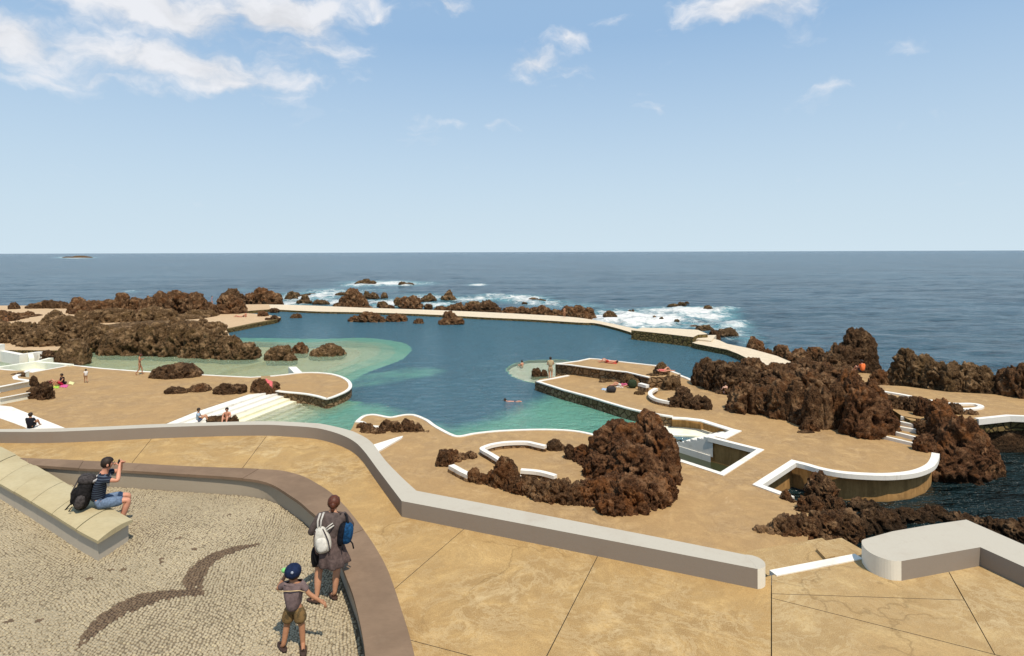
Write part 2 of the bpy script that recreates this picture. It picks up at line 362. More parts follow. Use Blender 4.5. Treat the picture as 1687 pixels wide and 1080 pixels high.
def floor_height(x, y):
    z = np.full(x.shape, -3.6)
    dw = sdist(x, y, ZW); hw = -3.6+2.6*np.clip((dw+1.3)/3.2, 0, 1); hw = hw+np.clip((dw-2)/8, 0, 1)*.4
    z = np.maximum(z, hw)
    lg = seg_dist(x, y, LEDGE, False); z = np.maximum(z, -3.6+1.7*np.clip((4.2-lg)/2.4, 0, 1))
    d1 = sdist(x, y, Z1W); z = np.maximum(z, np.where(d1 > 0, -1.3, -9))
    return z
g = .3; xs = np.arange(-62, 26, g); ys = np.arange(24, 112, g)
xs2, ys2 = np.meshgrid(xs, ys); X = xs2.ravel(); Y = ys2.ravel(); Zf = floor_height(X, Y)
keep = in_poly(X, Y, POOL_OUT); kk = keep.reshape(xs2.shape)
nx = len(xs); idx = np.arange(len(X)).reshape(xs2.shape)
cell = kk[:-1, :-1] | kk[1:, :-1] | kk[:-1, 1:] | kk[1:, 1:]
q = np.stack([idx[:-1, :-1][cell], idx[:-1, 1:][cell], idx[1:, 1:][cell], idx[1:, :-1][cell]], 1)
used = np.unique(q); remap = np.full(len(X), -1); remap[used] = np.arange(len(used)); q = remap[q]
Zf = np.minimum(Zf, .98)+.03*fbm(np.stack([X/1.5, Y/1.5, X*0], 1), 3)*(Zf < .1)
def mesh_np(name, co, quads):
    me = bpy.data.meshes.new(name); me.vertices.add(len(co)); me.vertices.foreach_set('co', co.astype(np.float32).ravel())
    k = quads.shape[1]; me.loops.add(quads.size); me.loops.foreach_set('vertex_index', quads.astype(np.int32).ravel())
    me.polygons.add(len(quads)); me.polygons.foreach_set('loop_start', np.arange(0, quads.size, k, dtype=np.int32)); me.polygons.foreach_set('loop_total', np.full(len(quads), k, np.int32))
    me.update(calc_edges=True); return me
def attr(me, name, arr):
    a = me.attributes.new(name, 'FLOAT', 'POINT'); a.data.foreach_set('value', arr.astype(np.float32))
co = np.stack([X, Y, Zf], 1)[used]
me = mesh_np('pool_floor', co, q)
# yellow-green algae film on the far left shallows and near the decks
alg = np.clip((-X[used]-14)/10, 0, 1)*(Zf[used] > -1.7)
attr(me, 'algae', alg)
b = NB('pool_floor'); zc = b.n('SeparateXYZ', {0: b.pos}).outputs[2]; al = b.n('Attribute', attribute_name='algae').outputs['Fac']
pale = b.mix(b.noise(.8, 5), (.62, .60, .45), (.50, .52, .38)); pale = b.mix(al, pale, b.mix(b.noise(1.2, 6, .7), (.56, .47, .18), (.62, .53, .26)))
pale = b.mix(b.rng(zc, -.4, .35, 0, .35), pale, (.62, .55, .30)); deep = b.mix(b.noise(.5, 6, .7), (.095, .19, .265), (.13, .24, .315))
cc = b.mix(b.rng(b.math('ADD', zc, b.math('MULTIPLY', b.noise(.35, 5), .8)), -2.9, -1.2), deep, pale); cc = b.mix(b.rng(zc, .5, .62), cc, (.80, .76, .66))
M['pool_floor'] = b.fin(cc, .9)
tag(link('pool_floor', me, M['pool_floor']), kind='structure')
# ---- pool water: clear surface over an absorbing body
b = NB('pool_water'); b.t.nodes.remove(b.p)
rip = b.math('ADD', b.math('MULTIPLY', b.noise(1.5, 4, .6, stretch=(1, 1.9, 1)), 1.3), b.math('ADD', b.math('MULTIPLY', b.noise(4.5, 3, .55, stretch=(1, 1.5, 1)), .4), b.math('MULTIPLY', b.noise(.35, 2), 1.2)))
nm = b.bump(rip, .75, .55)
gl = b.n('BsdfGlossy', {'Color': (1, 1, 1), 'Roughness': .07, 'Normal': nm}); tr = b.n('BsdfTransparent', {'Color': (.97, .99, .99)})
fr = b.n('Fresnel', {'IOR': 1.33, 'Normal': nm}).outputs[0]
mx = b.n('MixShader', {0: fr, 1: tr.outputs[0], 2: gl.outputs[0]}); b.t.links.new(mx.outputs[0], b.out.inputs['Surface'])
dp = b.n('Attribute', attribute_name='depth').outputs['Fac']
dpn = b.math('ADD', dp, b.math('MULTIPLY', b.math('SUBTRACT', b.noise(.45, 5, .65), .5), b.math('MULTIPLY', dp, .8)))
bc = b.mix(b.rng(dpn, .3, 1.3), (.45, .57, .36), (.15, .38, .28)); bc = b.mix(b.rng(dpn, 1.2, 3.3), bc, (.05, .125, .165))
bd = b.n('BsdfDiffuse', {'Color': bc, 'Normal': nm}); op = b.math('SUBTRACT', 1.0, b.math('EXPONENT', b.math('MULTIPLY', dp, -1.15)))
body = b.n('MixShader', {0: op, 1: tr.outputs[0], 2: bd.outputs[0]}); b.t.links.new(body.outputs[0], mx.inputs[1])
M['pool_water'] = b.m
# (the sheet itself is laid after the submerged steps are traced, see pool_water below)

# ---- sea: a fan of ever larger cells out to the horizon
FOAM = [  # (x, y, half width, half height, weight)  surf seen in the photograph
 (500, 490, 75, 9, .9), (545, 482, 60, 8, .8), (640, 467, 80, 5, 1.0), (590, 470, 40, 4, .8), (785, 469, 17, 2.2, 1.1), (640, 500, 60, 8, .9), (700, 490, 60, 8, .7), (560, 497, 50, 7, .9),
 (780, 493, 60, 6, .8), (850, 492, 60, 7, 1.0), (900, 500, 50, 8, .8), (720, 503, 40, 6, .9), (820, 487, 60, 4, .7), (990, 525, 50, 9, 1.05), (1040, 525, 60, 12, 1.2), (1090, 528, 60, 14, 1.15), (1140, 512, 50, 8, 1.25), (1165, 520, 50, 10, 1.1),
 (1180, 510, 40, 5, .9), (1100, 512, 55, 6, 1.1), (1205, 535, 40, 10, .75), (1215, 550, 40, 12, .7), (1240, 562, 30, 10, .6), (1150, 538, 50, 8, .9), (1280, 575, 30, 8, .4), (1060, 538, 30, 5, .8), (480, 500, 40, 5, .9),
 (400, 478, 40, 5, .35), (215, 480, 20, 3, .5), (125, 424, 34, 1.6, 1.2), (955, 505, 50, 7, .6), (610, 478, 90, 6, .4), (1010, 515, 60, 6, .8)]
rows = [10.0]
while rows[-1] < 60000:
    Z = rows[-1]; rows.append(Z+max(.3, min(Z*Z/(F*CAMH)*1.3, Z*.06)))
rows = np.array(rows); ang = np.linspace(-1.25, 1.25, 520)
RR, AA = np.meshgrid(rows, ang, indexing='ij'); X = (RR*np.tan(AA)*.95).ravel(); Y = RR.ravel()
pxx = CX+F*X/Y; pyy = HROW-ROLL*(pxx-CX)+F*CAMH/Y
foam = np.zeros(X.shape)
for (fx, fy, hw, hh, wt) in FOAM:
    e = np.exp(-(((pxx-fx)/hw)**2+((pyy-fy)/hh)**2)); foam = np.maximum(foam, e*wt)+.15*e*wt
swell = fbm(np.stack([X/14, Y/8, X*0+3], 1), 3)*np.clip(900/Y, 0, 1)
Zs = .38*swell+.16*fbm(np.stack([X/4.5, Y/3.2, X*0+9], 1), 2)*np.clip(260/Y, 0, 1)+.9*np.clip(foam, 0, 1)*np.maximum(0, fbm(np.stack([X/4, Y/3, X*0], 1), 4)+.15)
Zs = np.where(Y < 34, Zs*.15-.02, Zs)
near = np.clip(1-(Y-60)/75, 0, 1)**1.2*np.clip((Y-45)/15, 0, 1)
idx = np.arange(len(X)).reshape(RR.shape)
q = np.stack([idx[:-1, :-1].ravel(), idx[:-1, 1:].ravel(), idx[1:, 1:].ravel(), idx[1:, :-1].ravel()], 1)
cxq = X[q].mean(1); cyq = Y[q].mean(1)
q = q[~in_poly(cxq, cyq, POOL_OUT)]
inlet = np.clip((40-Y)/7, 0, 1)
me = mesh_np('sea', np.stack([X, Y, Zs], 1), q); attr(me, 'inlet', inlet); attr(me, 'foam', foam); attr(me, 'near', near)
b = NB('sea_water'); fo = b.n('Attribute', attribute_name='foam').outputs['Fac']; ne = b.n('Attribute', attribute_name='near').outputs['Fac']
patch = b.noise(.012, 5, .6, stretch=(1, .5, 1))
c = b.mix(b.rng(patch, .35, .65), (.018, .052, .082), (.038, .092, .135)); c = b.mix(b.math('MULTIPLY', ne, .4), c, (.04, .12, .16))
c = b.mix(b.rng(fo, .12, .8, 0, .8), c, (.15, .37, .40))
st_ = b.noise(.10, 6, .7, stretch=(.35, 1.4, 1)); c = b.mix(b.rng(st_, .4, .62, 0, .6), c, (.055, .11, .15)); c = b.mix(b.rng(b.noise(.35, 5, .7, stretch=(.4, 1.3, 1)), .50, .66, 0, .8), c, (.006, .02, .035))  # light and shade of the waves put into the water colour as flecks
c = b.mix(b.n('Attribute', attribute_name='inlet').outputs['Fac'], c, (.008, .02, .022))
fz = b.math('ADD', b.noise(.55, 9, .72, stretch=(1, .6, 1), dist=.8), b.math('MULTIPLY', b.noise(.12, 4, .6, stretch=(1, .5, 1)), .6))
fm = b.rng(b.math('ADD', fz, b.math('MULTIPLY', fo, .50)), 1.08, 1.42)
fm = b.math('MULTIPLY', fm, b.rng(fo, .03, .18))
wc = b.math('MULTIPLY', b.rng(b.noise(.22, 6, .7, stretch=(.35, 1, 1)), .715, .76), b.rng(b.noise(.02, 3), .45, .6)); fm = b.math('MAXIMUM', fm, b.math('MULTIPLY', wc, .85))
c = b.mix(fm, c, (.84, .84, .80))
wv_ = b.math('ADD', b.math('MULTIPLY', b.noise(.45, 5, .7, stretch=(.6, 1.5, 1)), 1.0), b.math('MULTIPLY', b.noise(.16, 5, .6, stretch=(.7, 1.5, 1)), 2.4), b.math('MULTIPLY', b.noise(1.1, 5, .62, stretch=(.7, 1.4, 1)), .0))
wv2 = b.math('MULTIPLY', b.noise(.02, 3, .6, stretch=(.6, 2.0, 1)), 6)
nm = b.bump(b.math('ADD', wv_, wv2), 1.0, 1.7)
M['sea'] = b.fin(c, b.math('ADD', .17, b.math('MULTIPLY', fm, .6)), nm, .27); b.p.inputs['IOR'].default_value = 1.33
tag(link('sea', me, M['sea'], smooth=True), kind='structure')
bm = bmesh.new(); prism_bm(bm, [(-90000, -200), (90000, -200), (90000, 70000), (-90000, 70000)], -9, -6); tag(from_bm('sea_bed', bm, plain('sea_bed_sand', (.10, .10, .08))), kind='structure')

# ---- decks
def deck(name, px, z, z0=-3.0, mats=None, world=None):
    poly = [p for p in (world or PP(px, z))]
    return tag(prism(name, poly, z0, z, mats or [M['deck'], M['rubble']]), kind='structure')
def kerb(parent, px, z, wdt=.28, h=.09, side=-1, mat=None, smooth=5, drop=None, mats=None, over=.02):
    """white kerb along a traced edge, set over the deck edge; side -1: the kerb lies to the right of the path"""
    path = PP(px, z+h)
    if smooth > 1: path = [Vector(p) for p in cr(path, smooth)]
    a = offset(path, over*-side); bb = offset(path, wdt*side)
    return strip('kerb', a, bb, z-(drop if drop is not None else .02)+.003, z+h, mats or mat or M['white'], parent)
def sm(px, n=4): return [tuple(p) for p in cr([Vector(p) for p in px], n)]

A2_TOP = [(445, 618.5), (470, 616), (497, 613), (522, 612.8), (548, 615.2), (567, 621), (577, 628), (579.5, 636), (573.6, 643), (559, 650), (545, 655), (536, 656.5), (522, 652.5), (505, 649), (488, 647), (471, 645.5), (454, 643.5)]
deckA = deck('pool_deck', [(-700, 607), (0, 607), (55, 612), (117, 600.5), (170, 606), (228, 610.5), (324, 616), (413, 620.5), (430, 619.5)] + sm(A2_TOP) + [(440, 646), (410, 649), (319, 679), (255, 705), (-100, 900), (-700, 900)], DECK)
kerb(deckA, [(117, 600.5), (170, 606), (228, 610.5), (324, 616), (413, 620.5), (430, 619.5)], DECK, .22, .03, -1, smooth=1)
kerb(deckA, A2_TOP, DECK, .24, .05, -1)
kerb(deckA, [(-300, 606), (0, 607), (55, 612), (117, 600.5)], DECK, .22, .03, -1, smooth=1)
strip('path_strip', PP([(-60, 661), (0, 668), (19, 670), (104, 704), (200, 745)], DECK), PP([(-60, 676), (0, 689), (20, 696), (41, 704), (100, 745)], DECK), DECK+.004-.04, DECK+.02, M['white'], deckA)
ps = tag(empty('pool_steps'), kind='structure')
M['tread_wet'] = None
b = NB('submerged_step'); nz = b.noise(1.1, 6, .7); xx = b.n('SeparateXYZ', {0: b.pos}).outputs[0]
c = b.mix(b.rng(nz, .35, .65), (.80, .79, .66), (.68, .70, .56)); c = b.mix(b.math('MULTIPLY', b.rng(xx, -11, -26), b.rng(b.noise(.35, 5, .65), .22, .5)), c, (.74, .62, .32)); zc = b.n('SeparateXYZ', {0: b.pos}).outputs[2]; c = b.mix(b.rng(zc, -.62, -1.5), c, (.19, .35, .45)); M['tread_wet'] = b.fin(c, .9)  # deep faces tinted water blue and brightened to make up for their shade
TREADS = []
outer = [(440, 572), (500, 566), (556, 564), (599, 563), (633, 566), (662, 571.5), (675, 579), (673, 590), (656, 602), (628, 613), (599, 624), (575, 636), (540, 655), (440, 655), (300, 640), (60, 625), (-60, 605), (-60, 585), (100, 570), (250, 566)]
for k_, (f_, z_) in enumerate(((1.0, -.6), (.87, -.34), (.74, -.1), (.58, .12))):
    pts = [(480+(x-480)*f_, 597+(y-597)*f_) if x > 480 else (x, y) for x, y in outer]
    pw_ = [p.to_2d() for p in cr(PP([q for q in pts], .1 if k_ < 2 else z_), 5, True)]; TREADS.append((pw_, z_)); prism('tread', pw_, -3.9, z_, M['tread_wet'], ps)
lw_ = [p.to_2d() for p in cr(PP([(837, 613), (845, 605), (862, 600), (885, 597.5), (940, 600), (940, 640), (885, 636), (862, 631), (844, 623)], .33), 5, True)]; TREADS.append((lw_, .33)); prism('ledge', lw_, -3.9, .33, M['tread_wet'], ps)
e0, e1_ = P(319, 679, DECK).to_2d(), P(410, 649, DECK).to_2d(); dv_ = (e1_-e0).normalized(); nv_ = Vector((dv_.y, -dv_.x)); e0 = e0-dv_*4; e1_ = e1_+dv_*2.5
for i in range(13):
    zt_ = DECK+.004-.02 if i == 0 else DECK-.15*i; w0 = 0 if i == 0 else .9+.55*(i-1); w1 = .9+.55*i
    TREADS.append(([e0+nv_*w0, e1_+nv_*w0, e1_+nv_*w1, e0+nv_*w1], zt_)); prism('tread', TREADS[-1][0], -2.5, zt_, M['white'] if i < 3 else M['tread_wet'], ps)
for (pa_, pb_) in (((408, 598), (445, 592)), ):
    pass
# water sheet with its real depth at every point: where deep the water body hides what lies below
g2 = .25; xs = np.arange(-64, 26, g2); ys = np.arange(24, 112, g2); xg, yg = np.meshgrid(xs, ys); X = xg.ravel(); Y = yg.ravel()
zb = floor_height(X, Y)
def up(poly, z):
    d = sdist(X, Y, poly); return np.where(d > -.15, z-np.clip(-d, 0, 1)*2, -9)
for po_, z_ in TREADS: zb = np.maximum(zb, up(po_, z_))
PITP = PP([(1166, 719.5), (1250, 740), (1187.4, 782), (1060, 742), (1090, 698.5)], DECK)
dep = np.clip(POOL-zb, .02, 6); kk = (in_poly(X, Y, POOL_OUT) & ~in_poly(X, Y, PITP)).reshape(xg.shape); idx = np.arange(len(X)).reshape(xg.shape)
cell = kk[:-1, :-1] & kk[1:, :-1] & kk[:-1, 1:] & kk[1:, 1:]
q = np.stack([idx[:-1, :-1][cell], idx[:-1, 1:][cell], idx[1:, 1:][cell], idx[1:, :-1][cell]], 1); used = np.unique(q); remap = np.full(len(X), -1); remap[used] = np.arange(len(used)); q = remap[q]
me = mesh_np('pool_water', np.stack([X, Y, X*0+POOL+.012*perlin(np.stack([X/1.3, Y/.8, X*0], 1))], 1)[used], q); attr(me, 'depth', dep[used])
tag(link('pool_water', me, M['pool_water'], smooth=True), kind='structure')
wl = PP([(330, 622), (380, 607), (440, 594)], .5); strip('low_wall', offset(wl, .3), offset(wl, -.3), -1, .5, M['tread_wet'], ps)
prism('white_slab', PP([(475, 604), (488, 603.5), (498, 613), (484, 613.5)], DECK-.1), -1, DECK-.1, M['white'], ps)
# raised terraces at far left with white faces
def terr(px, z, mat=None): return tag(prism('upper_deck', PP(px, z), DECK-.02, z, [M['deck'], M['white2']]), kind='structure')
t1 = terr([(-400, 658), (0, 655.5), (50, 646), (56, 640), (56, 622), (-400, 622)], DECK+.45)
kerb(t1, [(-300, 657), (0, 655.5), (50, 646)], DECK+.45, .15, .02, 1, smooth=1, mat=M['white'])
t2 = terr([(-400, 641), (0, 637), (40, 629), (57, 626), (48, 621), (29, 620), (36, 615), (48, 612), (40, 610), (-400, 608)], DECK+.86)
kerb(t2, [(-300, 640), (0, 637), (40, 629), (57, 626.5), (30, 623), (28, 619.5), (36, 615), (50, 610)], DECK+.86, .28, .03, 1, smooth=1)
# the small paddling basins
bs = tag(empty('paddling_basin'), kind='structure')
def wallseg(px, z, th, z0, mat, par, name='basin_wall'):
    pa = PP(px, z); return strip(name, offset(pa, th/2), offset(pa, -th/2), z0, z, mat, par)
wallseg([(-60, 612), (8, 602.5), (62, 594.5), (84, 589)], DECK+.18, .45, -1, M['white2'], bs)
wallseg([(62, 595.5), (118, 600)], DECK+.15, .42, -1, M['white2'], bs)
wallseg([(-80, 568), (0, 576.5), (35, 583), (62, 579.5), (70, 579)], DECK+.35, .5, -1, M['white'], bs)
wallseg([(50, 582), (52, 590)], DECK+.30, .4, -1, M['white2'], bs)
wallseg([(-30, 566), (3, 567)], DECK+1.0, .6, -1, M['white'], bs, 'basin_pillar')
prism('basin_floor', PP([(-60, 606), (8, 604), (62, 597), (118, 600), (55, 612)], .85), -.5, .86, M['white2'], bs)
prism('basin_floor', PP([(-200, 605), (-200, 578), (40, 586), (52, 590), (60, 596), (8, 603)], .5), -.5, .35, M['white2'], bs)

deckL = deck('rock_shelf', [(-900, 503), (-100, 503), (200, 503), (443, 500.8), (446, 509), (393, 513), (375, 511), (365, 512.5), (400, 515), (440, 518), (463, 522), (455, 526), (420, 531), (372, 541), (380, 556), (405, 573), (395, 579), (300, 578), (168, 572), (110, 577), (-900, 570)], 1.1, mats=[M['deck_far'], M['rubble_wet']])
strip('ledge_wall', PP([(372, 543), (420, 533.5), (457, 526.5)], 1.1), PP([(371, 541.5), (420, 531.5), (456, 525)], 1.1), -2, 1.13, M['rubble_wet'], deckL)
# ---- sea wall path
far = [(380, 503), (443, 501.2), (520, 503.2), (600, 506.6), (700, 509.8), (800, 513.8), (870, 517.4), (928, 520.8), (965, 524.5), (1000, 531), (1040, 539.5), (1062, 543.5), (1100, 552), (1140, 558), (1166, 560)]
nearE = [(380, 511), (440, 509.2), (519, 512.6), (600, 514.2), (700, 517.4), (800, 522.6), (875, 526), (954, 531), (980, 532), (1010, 538.5), (1036, 546), (1050, 551), (1090, 558), (1140, 565), (1150, 566)]
wallS = tag(strip('sea_wall_path', [Vector(p) for p in cr(PP(nearE, .95), 3)], [Vector(p) for p in cr(PP(far, .95), 3)], -4, .95, [M['seawall'], M['rubble_wet']]), kind='structure')
plat = tag(prism('sea_wall_platform', PP([(1040, 543.5), (1100, 550), (1142, 555), (1150, 551), (1166, 550), (1150, 543), (1100, 540), (1058, 539.5)], 1.75), -4, 1.75, [M['seawall'], M['rubble_wet']]), kind='structure')
prism('step', PP([(1142, 558), (1150, 552), (1180, 551.5), (1172, 561)], 1.35), .5, 1.35, M['seawall'], plat)
path2 = tag(prism('sea_wall_path', PP([(1140, 564), (1168, 556), (1185, 560), (1198, 566), (1235, 573.5), (1280, 586), (1320, 603), (1330, 625), (1258, 601), (1236, 592), (1215, 582), (1198, 575.5), (1147, 566)], 1.2), -4, 1.2, [M['seawall'], M['rubble_wet']]), kind='structure')
# ---- east deck (middle, right and its channel with the steps)
B_RIM = [(585, 694.5), (594, 686.5), (602, 683), (614, 681.6), (626, 683), (643, 686), (657, 683.5), (671, 681.6), (686, 683), (705, 691), (716, 699), (728, 706), (745, 714.5), (757, 717), (782, 712.5), (822, 708.4), (884, 706), (930, 707), (957.6, 710), (982, 715.5), (1006, 722)]
C_RIM = [(1107, 686), (1062, 679), (1028, 670.6), (999, 662), (971, 653.5), (928, 642), (900, 633), (883, 627.5)]
PIT = [(1006, 722), (1070, 741), (1123.5, 757), (1187.4, 777.6), (1247.6, 740), (1166, 719.5), (1181, 719), (1208, 706), (1158, 690.5), (1130, 687.5), (1107, 686)]
D_EDGE = [(1241, 797.5), (1304.7, 757), (1330, 763), (1355, 770), (1385, 775.5), (1424, 778.5), (1463, 779), (1500, 775), (1524, 766), (1533, 756), (1536, 745)]
east = deck('pool_deck', [(560, 730), (580, 705)] + sm(B_RIM) + PIT[1:] + C_RIM[1:] + [(890, 624), (934, 617), (1000, 620), (1080, 618), (1125, 620.5), (1146, 627.5), (1170, 628), (1215, 605), (1262, 602), (1330, 600), (1600, 640), (1620, 700), (1540, 740)] + D_EDGE[::-1] + [(1300, 818), (1340, 840), (1330, 890), (1400, 960), (1400, 1050), (560, 1000), (540, 760)], DECK, mats=[M['deck'], M['stained']])
kerb(east, B_RIM, DECK, .20, .04, -1)
kerb(east, C_RIM, DECK, .24, .06, -1, smooth=1)
kerb(east, [(883, 627.5), (906, 623), (935, 617.5)], DECK, .24, .05, -1, smooth=1)
kerb(east, [(1166, 719.5), (1247.6, 740), (1187.4, 777.6), (1123.5, 757), (1070, 741)], DECK, .26, .04, 1, smooth=1, drop=.2, over=.03)
kerb(east, [(1107, 686), (1130, 687.2), (1158, 690.5), (1208, 706)], DECK, .4, .04, -1, smooth=1, over=.02)
kerb(east, [(1208, 706), (1181, 719)], DECK, .5, .05, 1, smooth=1)
kerb(east, [(1302, 820), (1241, 797.5), (1304.7, 757)]+sm(D_EDGE[1:], 4)[4:], DECK, .30, .05, -1, smooth=1, drop=.16, over=.03)
strip('rubble_facing', offset(PP(C_RIM, DECK), .03), offset(PP(C_RIM, DECK), .10), -2.5, DECK-.03, M['rubble'], east)
kerb(east, [(1121, 617), (1134, 622), (1146, 627.5), (1165, 628)], DECK, .28, .05, -1, smooth=1)
# channel steps in white, going down into the water behind the big rock
fl = tag(empty('channel_steps'), kind='structure')
s0, s1 = P(1181, 719, DECK).to_2d(), P(1208, 706, DECK).to_2d()
sw = P(1166, 719.5, DECK).to_2d(); nb = P(1150, 689.5, DECK).to_2d()
dirv = (sw-s0); along = Vector((-1.0, -.0)); 
e1 = (P(1110, 704, DECK)-P(1166, 719.5, DECK)).to_2d().normalized()
for i in range(6):
    a0 = sw+e1*(.42*i); b0 = s1+e1*(.42*i)+(s1-s0)*.0
    prism('tread', [a0-e1*.02, a0+e1*.42, b0+e1*.42, b0-e1*.02], -1.5, DECK-.17*(i+1), M['white'], fl)
prism('side_wall', [sw, sw+e1*3.6, sw+e1*3.6+Vector((.1, -.28)), sw+Vector((.06, -.28))], -1.5, .35, M['white'], fl)
for i in range(6):
    a0 = sw+e1*(.42*i)+Vector((.07, -.2)); prism('stringer', [a0, a0+e1*.42, a0+e1*.42+Vector((.09, -.13)), a0+Vector((.09, -.13))], .3, DECK-.17*i-.01, M['white'], fl)
prism('pit_water', PITP[:4]+[PITP[4]], -.6, .0, NB('pit_water').fin((.035, .04, .018), .12, None, .5), fl)
prism('channel_floor', PP([(1060, 735), (1060, 690), (1110, 688), (1160, 694), (1195, 706), (1166, 719), (1098, 716)], .68), -1.5, .68, M['white2'], fl)
# ---- raised rubble platform
EZ = DECK+.8
E_TOP = [(915, 598.5), (952, 593.7), (971, 589.6), (984, 590.3), (1030, 595.6), (1081, 601.3), (1106, 610), (1121, 615.5), (1113, 620), (1068, 621), (1030, 612), (1001, 609), (960, 603.5), (935, 600)]
e_ = tag(prism('stone_platform', PP(E_TOP, EZ), -3, EZ, [M['deck'], M['rubble']]), kind='structure')
kerb(e_, [(1068, 621), (1030, 612), (1001, 609), (960, 603.5), (935, 600), (915, 598.5)], EZ, .22, .05, -1, smooth=1)
kerb(e_, E_TOP[:8], EZ, .22, .04, -1, smooth=1)
# ---- upper right deck and its steps
HZ = 2.1
hdk = tag(prism('upper_deck', PP([(1440, 655), (1436, 640), (1450, 634), (1490, 636), (1560, 645), (1687, 652), (2100, 660), (2100, 700), (1687, 685), (1664, 684.6), (1620, 689), (1560, 700), (1500, 692), (1488, 686)], HZ), DECK-.02, HZ, [M['deck'], M['rubble_wet']]), kind='structure')
prism('deck_mass', PP([(1560, 655), (1687, 660), (2100, 662), (2100, 690), (1700, 684), (1620, 684)], HZ), -2, HZ-.25, M['lava_dark'], hdk)
kerb(hdk, [(1453, 642.8), (1490, 649), (1526, 656.5), (1569, 663), (1598, 663.2), (1614, 665.5), (1621, 669.5), (1612, 672.5), (1589, 674)], HZ, .28, .1, -1, smooth=3)
kerb(hdk, [(1612, 690), (1664, 684.6), (1687, 685.4), (2050, 697)], HZ, .25, .05, 1, smooth=1, drop=.28)
st = tag(empty('deck_steps'), 'flight of five broad white edged steps between rusty rock and lava outcrop', 'steps')
SE = [((1443.7, 715), (1503.7, 729)), ((1467, 709), (1513.8, 720.5)), ((1478, 701.5), (1531, 711)), ((1482, 693.7), (1512, 700)), ((1484, 685.5), (1516, 690.5))]
for i, (a, c_) in enumerate(SE):
    z = DECK+.16*(i+1); pa, pb = P(*a, z).to_2d(), P(*c_, z).to_2d(); t = (pb-pa); nn = Vector((-t.y, t.x)).normalized()
    if nn.y < 0: nn = -nn
    prism('step', [pa, pb, pb+nn*3.2, pa+nn*3.2], DECK-.05, z-.03, M['deck'], st)
    prism('riser', [pa-nn*.06, pb-nn*.06, pb+nn*.12, pa+nn*.12], z-.19, z, M['white'], st)

# ================================================================ TERRACE
base_px = [(-500, 731), (0, 729), (76, 729), (152, 729), (265.6, 723.6), (360, 719), (455, 717), (512, 721), (550, 729), (576.6, 742), (599.4, 761.6), (621.6, 797), (643, 832), (661.7, 849.6)]
P_in = [(-500, 713), (-100, 711), (0, 711), (76, 711), (152, 708.5), (265, 703.5), (379, 700), (440, 699.5), (474, 701), (505, 703), (531, 706.6), (560, 715), (583, 726.5), (600, 743), (621.6, 772), (645, 803), (661.7, 825)]
P_out = [(-500, 708), (-100, 706), (0, 706.5), (76, 705.5), (152, 703.2), (265, 698), (379, 694.4), (440, 693.5), (474, 694.4), (505, 696), (531, 698), (569, 706.5), (590, 714), (612, 728), (634, 757), (662, 786), (686, 808)]
PH = .34; PT = TER+PH
inn = [Vector(p) for p in cr(PP(P_in, PT), 6)]; out_ = [Vector(p) for p in cr(PP(P_out, PT), 6)]
pa_end, pb_end = P(1248, 937, PT).to_2d(), P(1228, 913.4, PT).to_2d()
pk = P(661.7, 825, PT).to_2d(); ok = P(686, 808, PT).to_2d()
def ln(a, b_, n): return [a.lerp(b_, i/n) for i in range(1, n+1)]
mid_i = [P(850, 860.5, PT).to_2d(), P(1080, 904.5, PT).to_2d(), pa_end]; mid_o = [P(862, 841.5, PT).to_2d(), P(1080, 883.8, PT).to_2d(), pb_end]
inn += mid_i; out_ += mid_o
# rounded end
cen = (pa_end+pb_end)/2; rad = (pa_end-pb_end)/2; fw = Vector((rad.y, -rad.x)); fw = fw if fw.x > 0 else -fw
N_ = 7; tI, tO = [], []
for i in range(1, N_+1):
    a = math.pi/2*i/N_*.985
    c0 = cen+rad*math.cos(a)+fw*math.sin(a)*.95; c1 = cen-rad*math.cos(a)+fw*math.sin(a)*.95
    tI.append(c0); tO.append(c1)
par = tag(empty('parapet_wall'), 'long low grey parapet curving along the outer edge of the ochre terrace with rounded right end', 'wall')
strip('wall_body', inn, out_, TER-1.5, PT, [M['grey'], M['greyshade']], par)
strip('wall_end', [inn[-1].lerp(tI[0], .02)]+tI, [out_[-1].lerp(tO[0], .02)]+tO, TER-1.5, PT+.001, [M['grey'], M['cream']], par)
# stub wall on the right
rp = tag(empty('parapet_wall'), 'broad pale grey L-shaped parapet at right with rounded cream end', 'wall')
tn = [(1485, 924), (1468, 923), (1448, 917), (1432, 909), (1422, 899), (1420, 890), (1430, 886)]
tn = [tuple(p) for p in cr([Vector(t) for t in tn], 4)]
poly = PP(tn, PT)+PP([(1470, 875), (1530, 864.5), (1592, 855.6), (1687, 897), (1900, 990), (1900, 1030), (1687, 933.4), (1615, 901)], PT)
bm = bmesh.new(); prism_bm(bm, poly, TER-1.5, PT, 0, 1)
bm.faces.ensure_lookup_table()
o = from_bm('wall_body', bm, [M['grey'], M['greyshade'], M['cream']], rp)
cs = [P(*t, PT).to_2d() for t in tn]
for f in o.data.polygons:
    if abs(f.normal.z) < .5:
        c2 = Vector(f.center[:2])
        if min((c2-(a+b_)/2).length for a, b_ in zip(cs, cs[1:])) < .012: f.material_index = 2
# footprint of the terrace mass
foot = [(out_[0]*1.0)] + out_ + tO + [P(1281, 938, TER).to_2d(), P(1418, 915.5, TER).to_2d()] + PP([(1424, 889), (1432, 886), (1470, 875), (1530, 864.5), (1592, 855.6), (1687, 897)], PT) + [Vector((40, 4)), Vector((40, -25)), Vector((-40, -25)), Vector((-40, out_[0].y))]
foot_in = [Vector((p.x*.998, p.y-.06)) for p in foot]
tag(prism('terrace_base', foot_in, -3, TER-.14, [M['under'], M['deck']]), kind='structure')
